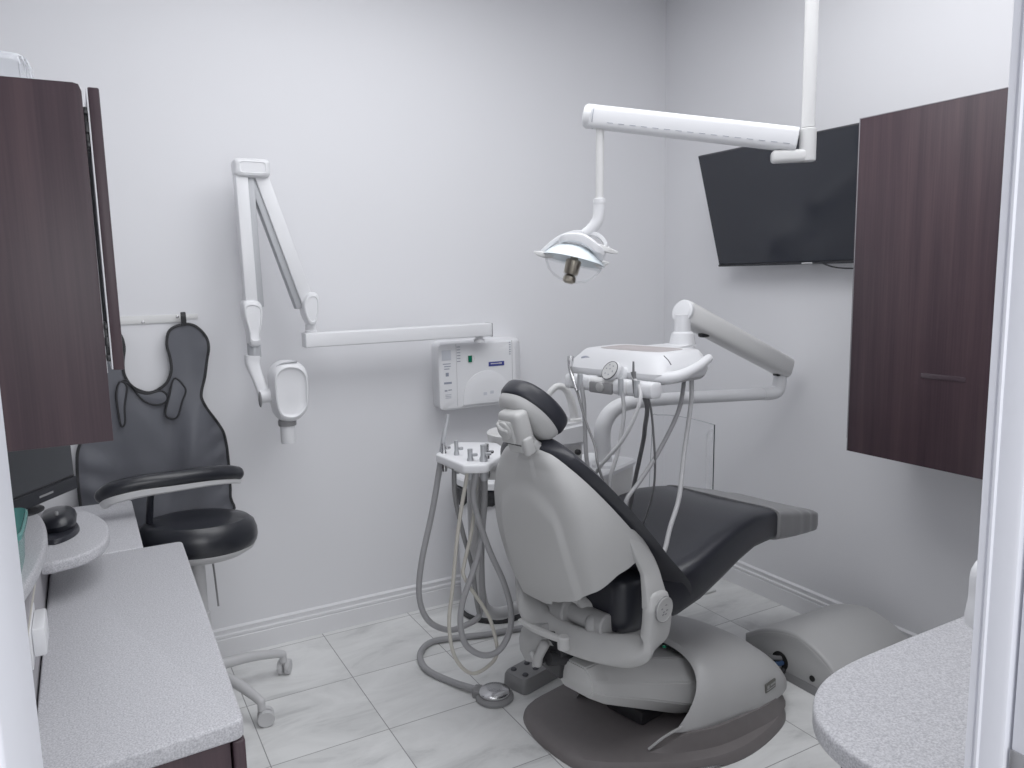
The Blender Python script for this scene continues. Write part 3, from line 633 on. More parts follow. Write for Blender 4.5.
# lift arm cover: faceted wedge running from pump to the head side
def arm_ring(s, top, bot, w, sh):   # sh: shoulder height of the bevelled upper facet
    m_ = bot+(top-bot)*sh
    return [V((s, -0.055-w*0.72, bot)), V((s, -0.055-w, bot+(top-bot)*0.28)), V((s, -0.055-w*0.93, m_)), V((s, -0.055-w*0.55, top)), V((s, -0.055+w*0.55, top)), V((s, -0.055+w*0.93, m_)), V((s, -0.055+w, bot+(top-bot)*0.28)), V((s, -0.055+w*0.72, bot))]
b = nb(); loft(b, [arm_ring(-0.150, 0.300, 0.262, 0.045, 0.66), arm_ring(-0.140, 0.330, 0.240, 0.075, 0.62), arm_ring(-0.085, 0.338, 0.205, 0.098, 0.60), arm_ring(0.06, 0.305, 0.140, 0.130, 0.60), arm_ring(0.2, 0.262, 0.078, 0.165, 0.66), arm_ring(0.32, 0.228, 0.045, 0.195, 0.7)])
bmesh.ops.bevel(b, geom=list(b.edges), offset=0.004, segments=2, affect='EDGES'); ac = finish('lift_arm_cover', b, 'shell', t, angle=22, **L_)
b = nb(); lathe(b, [(0.006, 0), (0.006, 0.004), (0.002, 0.005)], Matrix.Translation((0.215, -0.115, 0.281)), 10); finish('indicator_sticker', b, 'green', ac, **L_)
# inside the well: added dark block standing in for the shadow there
b = nb(); rbox(b, (0.22, -0.03, 0.065), (0.22, 0.16, 0.05), 0.01); finish('well_shade_block', b, 'dark', t, **L_)
# under-seat castings
b = nb(); rbox(b, (-0.02, -0.04, 0.40), (0.16, 0.22, 0.05), 0.012); lathe(b, [(0.030, -0.13), (0.034, -0.125), (0.034, 0.10), (0.030, 0.105)], axis_m((-0.075, 0.0, 0.455), (0, 1, 0)), 20); finish('pivot_casting', b, 'cast', t, **L_)
b = nb(); lathe(b, [(0.042, -0.03), (0.046, -0.025), (0.046, 0.025), (0.042, 0.03)], axis_m((-0.085, 0.04, 0.462), (0, 1, 0)), 22); finish('tilt_motor', b, 'cast', t, **L_)
b = nb(); ellipsoid(b, (-0.09, -0.085, 0.452), (0.03, 0.024, 0.032)); finish('pivot_boss', b, 'cast', t, **L_)
b = nb(); prism(b, [(0.135, 0.325), (0.138, 0.365), (0.122, 0.405), (0.055, 0.425), (0.03, 0.39), (0.06, 0.335), (0.07, 0.305), (0.105, 0.295)], 0.07, frame((-0.20, 0, 0), (0, 1, 0), (0, 0, 1)), 0.008); finish('rear_link_cover', b, 'cast', t, **L_)
b = nb(); prism(b, [(0.10, 0.29), (0.125, 0.33), (0.09, 0.40), (0.02, 0.41), (-0.02, 0.36), (-0.01, 0.27)], 0.05, frame((-0.165, 0, 0), (0, 1, 0), (0, 0, 1)), 0.006); finish('link_plate', b, 'dark', t, **L_)
b = nb(); tube(b, [(-0.195, 0.020, 0.385), (-0.205, 0.035, 0.345), (-0.208, 0.042, 0.318)], [0.016, 0.014, 0.016], 12, round_end=0.6); tube(b, [(-0.206, 0.044, 0.322), (-0.204, 0.070, 0.338)], 0.010, 10, smooth=False, round_end=0.6); lathe(b, [(0.005, 0), (0.005, 0.005)], axis_m((-0.222, 0.040, 0.318), (-1, 0, 0)), 10); finish('link_arm', b, 'cast', t, **L_)
b = nb(); tube(b, [(-0.05, -0.02, 0.30), (-0.13, -0.005, 0.325), (-0.19, 0.01, 0.34)], 0.022, 12); tube(b, [(-0.04, 0.07, 0.28), (-0.12, 0.075, 0.30), (-0.17, 0.07, 0.31)], 0.018, 12); finish('lift_link', b, 'dark', t, **L_)
b = nb(); tube(b, [(-0.205, -0.060, 0.432), (-0.210, -0.02, 0.432), (-0.213, 0.05, 0.432), (-0.218, 0.105, 0.440)], [0.010, 0.011, 0.011, 0.007], 12, sect=(0.75, 1.2), up=(0, 0, 1), round_end=0.8)
lathe(b, [(0.019, 0.405), (0.019, 0.438), (0.015, 0.443)], Matrix.Translation((-0.200, -0.068, 0)), 16); finish('release_lever', b, 'shell', t, **L_)
# yoke (seat carriage): U-shaped band from pivot to pivot beneath the seat
U = [(-0.040, -0.285, 0.585), (-0.042, -0.287, 0.555), (-0.044, -0.286, 0.500), (-0.052, -0.278, 0.455), (-0.075, -0.248, 0.424), (-0.095, -0.175, 0.402), (-0.122, -0.08, 0.396), (-0.135, 0.02, 0.398), (-0.135, 0.085, 0.408), (-0.125, 0.145, 0.438), (-0.108, 0.190, 0.485), (-0.092, 0.222, 0.545), (-0.075, 0.235, 0.61)]
UP = [(1, 0, 0.05), (1, 0, 0.05), (1, 0, 0.05), (0.95, 0, 0.3), (0.85, 0, 0.6), (0.6, 0, 0.8), (0.45, 0, 0.9), (0.45, 0, 0.9), (0.5, 0.1, 0.85), (0.7, 0.3, 0.6), (0.8, 0.4, 0.3), (0.9, 0.4, 0.1), (0.9, 0.4, 0.1)]
b = nb(); tube(b, U, [0.040, 0.050, 0.052, 0.052, 0.050, 0.046, 0.044, 0.044, 0.046, 0.048, 0.046, 0.044, 0.042], 18, sm=8, sect=(1.0, 0.44), up=UP, round_end=0.5); yo = finish('seat_yoke', b, 'shell', t, label='grey cast yoke under the seat', **L_)
b = nb(); lathe(b, [(0.036, -0.004), (0.036, 0.004), (0.034, 0.0055), (0.0335, 0.004), (0.0, 0.004)], axis_m((-0.042, -0.3105, 0.556), (0, -1, 0)), 30); cp = finish('pivot_cap', b, 'shell', yo, label='round pivot cap with worn emblem', **L_)
b = nb(); lathe(b, [(0.0362, -0.001), (0.0378, -0.001), (0.0378, 0.0035), (0.0362, 0.0035)], axis_m((-0.042, -0.3105, 0.556), (0, -1, 0)), 30); finish('cap_ring', b, 'grey_plastic', cp, **L_)
b = nb()
for x, z in ((-0.012, 0.005), (0.006, 0.012), (-0.004, -0.006), (0.010, -0.004), (-0.008, -0.013), (0.004, -0.014)): rbox(b, (-0.042+x, -0.315, 0.556+z), (0.008, 0.0012, 0.003), 0)
finish('cap_print', b, 'grey_plastic', cp, **L_)
# seat and legrest upholstery: one long cushion (rings along s)
def cush(s, hw, top, bot, nf=26, e=0.30, dip=0.0):
    out = []
    for k in range(nf):
        a = 2*PI*k/nf+PI/nf; c_, s_ = math.cos(a), math.sin(a)
        y = hw*math.copysign(abs(c_)**e, c_); z = (top+bot)/2+(top-bot)/2*math.copysign(abs(s_)**e, s_)
        if z > (top+bot)/2: z -= dip*math.cos(y/hw*PI/2)
        out.append(V((s, y, z)))
    return out
SEAT = [(-0.062, 0.13, 0.585, 0.45, 0), (-0.058, 0.16, 0.596, 0.432, 0), (-0.04, 0.178, 0.604, 0.420, 0), (0.0, 0.19, 0.608, 0.415, 0.004), (0.07, 0.205, 0.612, 0.425, 0.01), (0.115, 0.255, 0.620, 0.455, 0.015), (0.2, 0.268, 0.640, 0.478, 0.022), (0.32, 0.268, 0.672, 0.515, 0.024), (0.42, 0.264, 0.693, 0.546, 0.020), (0.52, 0.258, 0.698, 0.566, 0.014), (0.60, 0.252, 0.690, 0.564, 0.012), (0.68, 0.245, 0.676, 0.560, 0.010)]
b = nb(); loft(b, [cush(*r[:4], dip=r[4]) for r in SEAT]); finish('seat_cushion', b, 'vinyl', t, label='charcoal vinyl seat and leg cushion', angle=60, **L_)
def toe_shift(x): return -0.075*max(0, (x-0.62)/0.44)**1.2
TOE = [(0.675, 0.249, 0.680, 0.556, 0.010), (0.69, 0.249, 0.678, 0.554, 0.010), (0.79, 0.228, 0.654, 0.538, 0.010), (0.88, 0.203, 0.630, 0.526, 0.009), (0.955, 0.180, 0.610, 0.516, 0.006), (1.01, 0.156, 0.592, 0.509, 0.003), (1.04, 0.135, 0.580, 0.508, 0), (1.058, 0.10, 0.564, 0.513, 0)]
b = nb()
rings = []
for r in catmull([(x[0], x[1], x[2]) for x in TOE], 4):
    i = min(range(len(TOE)), key=lambda k: abs(TOE[k][0]-r.x)); bo = TOE[i][3]
    # interpolate bottom
    for k in range(len(TOE)-1):
        if TOE[k][0] <= r.x <= TOE[k+1][0]:
            u = (r.x-TOE[k][0])/(TOE[k+1][0]-TOE[k][0]); bo = TOE[k][3]*(1-u)+TOE[k+1][3]*u
    ring = cush(r.x, r.y, r.z, bo, nf=44, dip=0.008)
    for p in ring:
        w = 0.004*math.sin(r.x*70+p.y*26)*max(0, min(1, (r.x-0.72)*6))
        p.y += w*(1 if p.y > 0 else -1)+toe_shift(r.x); p.z += 0.4*w
    rings.append(ring)
loft(b, rings); finish('toe_cover', b, 'toe', t, label='translucent grey plastic toe cover', angle=70, **L_)
# backrest: curved pad + bulged shell.  Profile (s,z) of the pad front centreline, half width
PR = [(0.155, 0.500, 0.250), (0.130, 0.560, 0.268), (0.075, 0.615, 0.275), (0.017, 0.672, 0.276), (-0.045, 0.742, 0.274), (-0.104, 0.814, 0.264), (-0.150, 0.880, 0.245), (-0.188, 0.945, 0.210), (-0.212, 0.992, 0.165), (-0.225, 1.022, 0.115), (-0.2315, 1.037, 0.06)]
cp_ = catmull([V(p) for p in PR], 4)
def back_frame(i):
    d = (cp_[min(i+1, len(cp_)-1)]-cp_[max(i-1, 0)]); tt = V((d.x, 0, d.y)).normalized(); return tt, V((-tt.z, 0, tt.x))*-1   # tangent up the back, normal to the patient side
def back_rings(front, back, inset, n=18, belly=None, wrap=0.03):
    rings = []
    for i, p in enumerate(cp_):
        tt, nn_ = back_frame(i); hw = max(0.02, p.z-inset); base = V((p.x, 0, p.y)); ring = []
        for k in range(n+1):                        # front face, near to far
            y = -hw+2*hw*k/n; u = abs(y)/max(hw, 1e-6)
            ring.append(base+V((0, y, 0))+nn_*(front*(1-u**6)+wrap*(abs(y)/0.27)**2.4-0.02))
        for k in range(n+1):                        # rear face, far to near
            y = hw-2*hw*k/n; u = abs(y)/max(hw, 1e-6)
            bl = belly(i/(len(cp_)-1), u) if belly else 0
            ring.append(base+V((0, y, 0))+nn_*(-back*(1-u**6)-bl+wrap*(abs(y)/0.27)**2.4-0.02))
        rings.append(ring)
    return rings
b = nb(); R = back_rings(0.034, 0.026, -0.004); loft(b, R); finish('back_pad', b, 'vinyl', t, label='charcoal vinyl back pad', angle=65, **L_)
LOP = [(-1, 0.35), (-0.96, 0.39), (-0.9, 0.405), (-0.72, 0.398), (-0.52, 0.380), (-0.34, 0.364), (-0.15, 0.346), (-0.05, 0.340), (-0.02, 0.325), (0.1, 0.318), (0.5, 0.318), (0.72, 0.330), (0.86, 0.35), (1.0, 0.37)]
DT = [0.24, 0.235, 0.225, 0.208, 0.178, 0.138, 0.098, 0.064, 0.036, 0.016, 0.006]
def LO(u):
    for (a, p), (c, q) in zip(LOP[:-1], LOP[1:]):
        if a <= u <= c: return p+(q-p)*sst(0, 1, (u-a)/(c-a))*0.5+(q-p)*(u-a)/(c-a)*0.5
    return 0.2
def shell_pt(v, u):
    """v 0..1 up the back, u -1..1 across: rear face of the shell, with an arched lower edge"""
    a = abs(u)
    lo = LO(u)       # lower edge: centre tab, arch, side arm down to the pivot
    w = lo+(1-lo)*v
    i = w*(len(cp_)-1); k = min(int(i), len(cp_)-2); f = i-k
    p = cp_[k]*(1-f)+cp_[k+1]*f; t0, n0 = back_frame(k); t1, n1 = back_frame(k+1); nn_ = (n0*(1-f)+n1*f).normalized()
    hw = max(0.02, p.z-0.018-0.012*sst(0.45, 0.8, w)); y = u*hw
    q = min(w*10, 9.999); D = DT[int(q)]*(1-q+int(q))+DT[int(q)+1]*(q-int(q))
    bl = D*(1-a**9)
    inner = (1-sst(0.50, 0.60, a))*(1-sst(0.66, 0.74, w+0.25*a*a))
    ribs = (1-sst(0.20, 0.36, a))*sst(0.70, 0.80, w)*0.004
    bl += 0.013*inner+ribs-0.006*(1-inner)*0
    return V((p.x, y, p.y))+nn_*(-0.022-bl+0.03*(abs(y)/0.27)**2.4-0.02)
b = nb(); grid(b, lambda i, j: shell_pt(j, math.sin((i-0.5)*PI)), 150, 60); bmesh.ops.recalc_face_normals(b, faces=b.faces)
solid(b, 0.006); sh = finish('back_shell', b, 'shell', t, label='light grey moulded back shell', angle=50, **L_)
for sy in (-1, 1):
    b = nb(); tube(b, [(-0.098, sy*0.238, 0.775), (-0.070, sy*0.250, 0.715), (-0.048, sy*0.262, 0.660), (-0.046, sy*0.274, 0.61), (-0.044, sy*0.281, 0.565)], [0.022, 0.030, 0.033, 0.040, 0.047], 16, sect=(1.0, 0.36), up=(1, 0, 0.1), round_end=0.5); finish('side_arm', b, 'shell', t, **L_)
# little hook arms under the shell (hinge links)
b = nb(); tube(b, [(-0.075, -0.005, 0.545), (-0.08, -0.02, 0.505), (-0.055, -0.05, 0.478), (0.0, -0.09, 0.468)], 0.017, 12, sect=(0.7, 1.1), up=(0, 1, 0), round_end=0.5)
lathe(b, [(0.020, -0.016), (0.021, 0.0), (0.016, 0.016), (0.009, 0.017), (0.009, 0.013), (0.0, 0.013)], axis_m((-0.088, -0.01, 0.515), (-0.75, -0.65, 0)), 18); finish('hinge_link', b, 'shell', t, **L_)
# armrest stub seen under the back
b = nb(); tube(b, [(0.03, -0.10, 0.63), (0.08, 0.0, 0.632), (0.1, 0.08, 0.63)], 0.010, 10); finish('seat_strap', b, 'hose_lt', t, **L_)
# headrest
hc = V((-0.262, 0.0, 1.120)); hu = V((-0.66, 0, 0.75)).normalized(); hn = V((0.75, 0, 0.66)).normalized()
hm = frame(hc, (0, 1, 0), hu)   # local z = cross(y, hu)
zsgn = 1 if (hm.to_3x3() @ V((0, 0, 1))).dot(hn) > 0 else -1
hout = [(-0.048, -0.092), (-0.078, -0.082), (-0.087, -0.040), (-0.082, 0.012), (-0.062, 0.062), (-0.028, 0.092), (0.032, 0.092), (0.068, 0.062), (0.090, 0.012), (0.095, -0.040), (0.086, -0.082), (0.055, -0.092), (0.003, -0.092)]
def hwarp(q): q.z += 1.6*zsgn*(q.x*q.x); return q
fr = [(1.0, 0.0), (1.0, 0.012*zsgn), (0.985, 0.024*zsgn), (0.94, 0.034*zsgn), (0.84, 0.040*zsgn), (0.5, 0.042*zsgn), (0.1, 0.040*zsgn)]
bk = [(0.99, -0.010*zsgn), (0.95, -0.016*zsgn), (0.90, -0.018*zsgn), (0.4, -0.018*zsgn)]
b = nb(); pillow(b, hout, hm, fr, bk, warp=hwarp, sm=5); finish('headrest_pad', b, 'vinyl', t, label='charcoal headrest pad', angle=60, **L_)
b = nb(); pillow(b, hout, hm, [(0.88, -0.015*zsgn), (0.3, -0.015*zsgn)], [(0.935, -0.015*zsgn), (0.925, -0.026*zsgn), (0.87, -0.038*zsgn), (0.76, -0.046*zsgn), (0.3, -0.050*zsgn)], warp=hwarp, sm=5); hs = finish('headrest_shell', b, 'shell', t, label='light grey headrest shell', angle=50, **L_)
# bracket block, dial and tongue
hr = hm.to_3x3().to_4x4()
P_ = lambda x, y, z: hm @ V((x, y, z*zsgn))
bm_ = frame(P_(-0.018, 0.016, -0.072), (0, 1, 0), (-0.30, 0, 0.95)); bz = 1 if (bm_.to_3x3() @ V((0, 0, 1))).x < 0 else -1; br_ = bm_.to_3x3().to_4x4()
Q_ = lambda x, y, z: bm_ @ V((x, y, z*bz))
b = nb(); rbox(b, Q_(0, 0, 0), (0.086, 0.100, 0.052), 0.016, 4, br_); br = finish('headrest_bracket', b, 'shell', t, **L_)
b = nb(); rbox(b, Q_(0.010, -0.006, 0.026), (0.056, 0.068, 0.014), 0.006, 3, br_); lathe(b, [(0.026, -0.006), (0.026, 0.004), (0.022, 0.007)], axis_m(Q_(0.010, 0.002, 0.034), bm_.to_3x3() @ V((0, 0, bz))), 22)
tube(b, [Q_(0.026, 0.020, 0.038), Q_(0.012, 0.010, 0.043), Q_(-0.006, 0.004, 0.040)], 0.007, 10, round_end=1); finish('adjuster_knob', b, 'shell', br, **L_)
b = nb(); tube(b, [P_(-0.004, -0.02, -0.068), P_(-0.006, -0.062, -0.066), P_(-0.008, -0.100, -0.054), P_(-0.008, -0.135, -0.040)], 0.030, 16, sect=(1.25, 0.45), up=(0, 1, 0), round_end=0.3)
rbox(b, P_(-0.040, -0.070, -0.072), (0.022, 0.05, 0.026), 0.008, 3, hr); finish('headrest_tongue', b, 'shell', t, **L_)
b = nb(); rbox(b, Q_(0.004, -0.052, 0.002), (0.066, 0.046, 0.038), 0.010, 3, br_); finish('latch_block', b, 'shell', br, **L_)
b = nb(); rbox(b, Q_(-0.038, -0.052, 0.006), (0.022, 0.054, 0.034), 0.008, 3, br_); finish('latch_tab', b, 'shell', br, **L_)
b = nb(); rbox(b, Q_(0.004, -0.046, 0.0215), (0.062, 0.0025, 0.003), 0.0, 1, br_); finish('bracket_seam', b, 'dark', br, **L_)
# umbilical cables from the pump housing to the floor box
CW = Matrix.Translation((1.345, 1.925, 0)) @ Matrix.Rotation(CR, 4, 'Z')
CWi = CW.inverted()
for k, (mt, r) in enumerate((('hose_dk', 0.009), ('hose', 0.008), ('blue_wire', 0.009), ('hose_lt', 0.006), ('hose_dk', 0.008), ('hose', 0.006), ('dark', 0.011))):
    zz = 0.085-0.011*k+0.004*(k % 2); yy = 0.035*math.sin(k*1.9)
    b = nb(); tube(b, [(0.60, 0.00+yy*0.4, zz+0.01), (0.70, -0.015+yy, zz+0.004), CWi @ V((2.12, 1.895+yy*0.5, zz-0.002)), CWi @ V((2.185, 1.885+yy*0.4, 0.062+0.2*(zz-0.06)))], r, 8); finish('cable', b, mt, t, **L_)

# ------------------------------------------------------------------ floor junction box
t = thing('floor_junction_box', 'rounded grey floor junction box at the right wall with cable hole', 'junction box', (2.36, 1.85, 0))
arc = [(1.62, 0.0), (1.62, 0.075), (1.655, 0.128), (1.73, 0.172), (1.82, 0.192), (1.90, 0.180), (1.98, 0.150), (2.04, 0.112), (2.065, 0.095), (2.065, 0.0)]
arc = [(1.62, 0.0)]+[(p.x, p.y) for p in catmull([(a, c, 0) for a, c in arc[1:-1]], 4)]+[(2.065, 0.0)]
b = nb(); prism(b, arc, 0.42, frame((2.16, 0, 0), (0, 1, 0), (0, 0, 1)), 0.010, 3); jb = finish('box_cover', b, 'cover', t, angle=50)
b = nb(); prism(b, [(y+0.012 if y < 1.8 else y-0.012, max(0.0, z-0.012)) for y, z in arc], 0.004, frame((2.1585, 0, 0), (0, 1, 0), (0, 0, 1)), 0.001, 1); finish('front_face', b, 'cast', jb, angle=50)
b = nb(); prism(b, [(1.625, 0.0), (1.625, 0.035), (2.06, 0.035), (2.06, 0)], 0.003, frame((2.156, 0, 0), (0, 1, 0), (0, 0, 1)), 0.001, 1); finish('kick_strip', b, 'grey_plastic', jb)
b = nb(); lathe(b, [(0.036, -0.002), (0.036, 0.003), (0.030, 0.003)], axis_m((2.1575, 1.885, 0.062), (-1, 0, 0)), 24); finish('cable_hole', b, 'hole', jb)
for y, z in ((2.02, 0.055), (1.74, 0.060)):
    b = nb(); lathe(b, [(0.011, -0.002), (0.011, 0.003), (0.009, 0.003)], axis_m((2.1575, y, z), (-1, 0, 0)), 16); finish('screw_hole', b, 'hole', jb)

# ------------------------------------------------------------------ dental unit beside the chair
W = lambda s, l, z: CW @ V((s, l, z))
t = thing('dental_unit', 'white dental unit with instrument tray arm and cuspidor behind the chair', 'dental unit', (1.72, 2.44, 0))
bx = math.radians(25)
def rot_ring(cx, cy, hx, hy, z): return rrect(cx, cy, hx, hy, z, 0.22, 40, bx)
b = nb(); loft(b, [rot_ring(1.722, 2.452, hx, hy, z) for hx, hy, z in ((0.10, 0.08, 0.002), (0.115, 0.09, 0.02), (0.115, 0.09, 0.42), (0.13, 0.10, 0.55), (0.143, 0.106, 0.60), (0.147, 0.110, 0.735))]); finish('pedestal', b, 'warm_white', t)
b = nb(); loft(b, [rot_ring(1.722, 2.452, hx, hy, z) for hx, hy, z in ((0.147, 0.110, 0.735), (0.153, 0.116, 0.737), (0.154, 0.117, 0.752), (0.148, 0.111, 0.760), (0.11, 0.07, 0.761))]); finish('pedestal_lid', b, 'white', t)
b = nb(); lathe(b, [(0.048, 0.7605), (0.048, 0.772), (0.040, 0.780), (0.032, 0.781)], Matrix.Translation((1.722, 2.385, 0)), 24); finish('post_collar', b, 'white', t)
b = nb(); tube(b, [(1.722, 2.385, 0.77), (1.714, 2.385, 0.86), (1.722, 2.382, 0.93), (1.765, 2.374, 0.982), (1.84, 2.363, 1.001), (2.0, 2.34, 1.002), (2.25, 2.30, 0.995), (2.46, 2.272, 0.988)], [0.032, 0.032, 0.032, 0.030, 0.027, 0.025, 0.025, 0.025], 18)
finish('support_tube', b, 'white', t)
b = nb(); tube(b, [(2.45, 2.273, 0.988), (2.50, 2.266, 0.988), (2.528, 2.262, 1.000), (2.536, 2.26, 1.04), (2.536, 2.26, 1.085)], 0.0275, 18); lathe(b, [(0.030, 1.075), (0.034, 1.078), (0.034, 1.098), (0.028, 1.10)], Matrix.Translation((2.536, 2.26, 0)), 20); finish('elbow', b, 'white', t)
a0 = V((2.568, 2.263, 1.092)); a1 = V((1.928, 2.17, 1.352))
b = nb(); tube(b, [a0, a0+(a1-a0)*0.5, a1], 0.044, 24, smooth=False, sect=(1.0, 0.9), up=(0, 0, 1), round_end=0.25); am = finish('balance_arm', b, 'warm_white', t)
ad = (a1-a0).normalized()
b = nb(); lathe(b, [(0.044, -0.008), (0.0455, -0.004), (0.0455, 0.006), (0.039, 0.014), (0.02, 0.018)], axis_m(a1+ad*0.005, ad), 26); finish('arm_end_cap', b, 'white', am)
b = nb(); rbox(b, a0+ad*0.585+V((0, -0.01, -0.046)), (0.04, 0.03, 0.02), 0.008); finish('arm_notch', b, 'dark', am)
b = nb(); rbox(b, a0+ad*0.055+V((0, 0, -0.044)), (0.03, 0.03, 0.016), 0.005); finish('arm_notch', b, 'dark', am)
nk = V((1.912, 2.158, 0))
b = nb(); lathe(b, [(0.048, 1.238), (0.047, 1.244), (0.044, 1.262), (0.040, 1.278), (0.030, 1.284), (0.028, 1.345)], Matrix.Translation(nk), 24); finish('tray_neck', b, 'white', t)
# instrument tray head
def tr(hs, hl, z, e=0.28, ds=0.0, dl=0.0): return [W(p.x, p.y, z) for p in rrect(0.262+ds, 0.040+dl, hs*0.76, hl*0.87, 0, e, 52)]
b = nb(); loft(b, [tr(0.10, 0.15, 1.150), tr(0.15, 0.205, 1.156), tr(0.172, 0.232, 1.172), tr(0.178, 0.240, 1.192), tr(0.170, 0.232, 1.215, 0.30, 0.006), tr(0.150, 0.210, 1.240, 0.32, 0.016), tr(0.140, 0.200, 1.249, 0.32, 0.02), tr(0.134, 0.194, 1.2505, 0.32, 0.02)]); th_ = finish('tray_head', b, 'white', t, angle=40)
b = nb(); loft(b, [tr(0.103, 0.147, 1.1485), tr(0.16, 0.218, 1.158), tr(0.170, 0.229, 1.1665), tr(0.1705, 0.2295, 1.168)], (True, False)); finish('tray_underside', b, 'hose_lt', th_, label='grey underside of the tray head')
b = nb(); loft(b, [tr(0.092, 0.150, 1.2495, 0.3, 0.02), tr(0.093, 0.151, 1.2515, 0.3, 0.02), tr(0.088, 0.146, 1.2522, 0.3, 0.02), tr(0.084, 0.142, 1.2508, 0.3, 0.02)]); finish('tray_mat', b, 'mat_grey', th_, label='greyish pink tray mat')
b = nb(); loft(b, [[W(0.36, l, z) for l, z in ((0.0, 1.20), (0.20, 1.20), (0.20, 1.24), (0.0, 1.24))], [W(0.60, l, z) for l, z in ((0.05, 1.21), (0.16, 1.21), (0.16, 1.24), (0.05, 1.24))]])
bmesh.ops.bevel(b, geom=list(b.edges), offset=0.008, segments=2, affect='EDGES'); finish('tray_bracket', b, 'white', th_)
b = nb(); tube(b, [W(0.150, -0.11, 1.178), W(0.165, -0.165, 1.182), W(0.205, -0.186, 1.190), W(0.28, -0.186, 1.206), W(0.350, -0.178, 1.226)], [0.018, 0.019, 0.017, 0.015, 0.014], 14, round_end=0.9); finish('side_handle', b, 'white', th_)
b = nb(); tube(b, [W(0.172, -0.140, 1.247), W(0.166, -0.160, 1.236), W(0.166, -0.172, 1.222)], 0.0016, 6); finish('tray_seam', b, 'ink_dk', th_)
fo = frame(W(0.152, 0.165, 1.221), CW.to_3x3() @ V((0, -1, 0)), CW.to_3x3() @ V((0.55, 0, 0.83)))
b = nb(); prism(b, [(0.024*math.cos(a), 0.0095*math.sin(a)) for a in [2*PI*k/24 for k in range(24)]], 0.004, fo @ Matrix.Translation((0, 0, -0.001)), 0.001, 1); lg = finish('oval_badge', b, 'paper', th_, label='grey oval badge')
b = nb(); prism(b, [(0.020*math.cos(a), 0.0062*math.sin(a)-0.001) for a in [2*PI*k/24 for k in range(24)]], 0.002, fo @ Matrix.Translation((0, 0, 0.0025)), 0, 1); finish('badge_print', b, 'ink', lg)
# control pad on a stalk
fc = frame(W(0.082, -0.004, 1.199), CW.to_3x3() @ V((0.1, -0.85, 0.55)), CW.to_3x3() @ V((0.35, 0.45, 0.85)))
b = nb(); tube(b, [W(0.19, 0.0, 1.185), W(0.13, -0.003, 1.187), W(0.105, -0.005, 1.194)], 0.030, 14, sect=(0.7, 1.0), up=(0, 0, 1)); finish('pad_stalk', b, 'white', th_)
b = nb(); prism(b, [(0.037*math.cos(a), 0.029*math.sin(a)) for a in [2*PI*k/28 for k in range(28)]], 0.016, fc @ Matrix.Translation((0, 0, -0.012)), 0.004, 3); kp = finish('control_pad', b, 'white', th_)
b = nb(); prism(b, [(0.0355*math.cos(a), 0.0275*math.sin(a)) for a in [2*PI*k/28 for k in range(28)]], 0.002, fc @ Matrix.Translation((0, 0, 0.0028)), 0.0, 1); finish('pad_ring', b, 'ink_dk', kp)
b = nb(); prism(b, [(0.033*math.cos(a), 0.025*math.sin(a)) for a in [2*PI*k/28 for k in range(28)]], 0.003, fc @ Matrix.Translation((0, 0, 0.003)), 0.001, 1); pf = finish('pad_face', b, 'warm_white', kp)
b = nb()
for x, y in ((-0.018, 0.0), (-0.008, 0.012), (-0.007, -0.011), (0.005, 0.003), (0.008, 0.016), (0.012, -0.010), (0.020, 0.004)): rbox(b, fc @ V((x, y, 0.0065)), (0.004, 0.003, 0.001), 0, 1, fc.to_3x3().to_4x4())
finish('pad_symbols', b, 'ink', kp)
# handpiece holder bar with its hoses
def bar(l0, l1, r, nm, mat):
    b = nb(); tube(b, [W(0.10, l0, 1.150), W(0.10, (l0+l1)/2, 1.150), W(0.10, l1, 1.150)], r, 18, smooth=False, sect=(0.95, 1.0), up=(0, 0, 1), round_end=0.2); return finish(nm, b, mat, hb_ if nm != 'holder_bar' else t)
hb_ = None; hb_ = bar(0.188, -0.160, 0.022, 'holder_bar', 'warm_white')
for l0, l1 in ((0.190, 0.170), (0.155, 0.130), (0.115, 0.085), (-0.020, -0.065), (-0.075, -0.118), (-0.128, -0.168)): bar(l0, l1, 0.0255, 'holder_cup', 'white')
b = nb(); rbox(b, W(0.075, 0.03, 1.143), (0.012, 0.095, 0.036), 0.005, 2, Matrix.Rotation(CR, 4, 'Z')); finish('holder_plate', b, 'grey_plastic', hb_, label='grey plate in the middle of the bar')
b = nb(); lathe(b, [(0.015, -0.006), (0.015, 0.004), (0.010, 0.006)], axis_m(W(0.068, 0.028, 1.146), CW.to_3x3() @ V((-1, 0, 0))), 18); finish('holder_knob', b, 'cast', hb_)
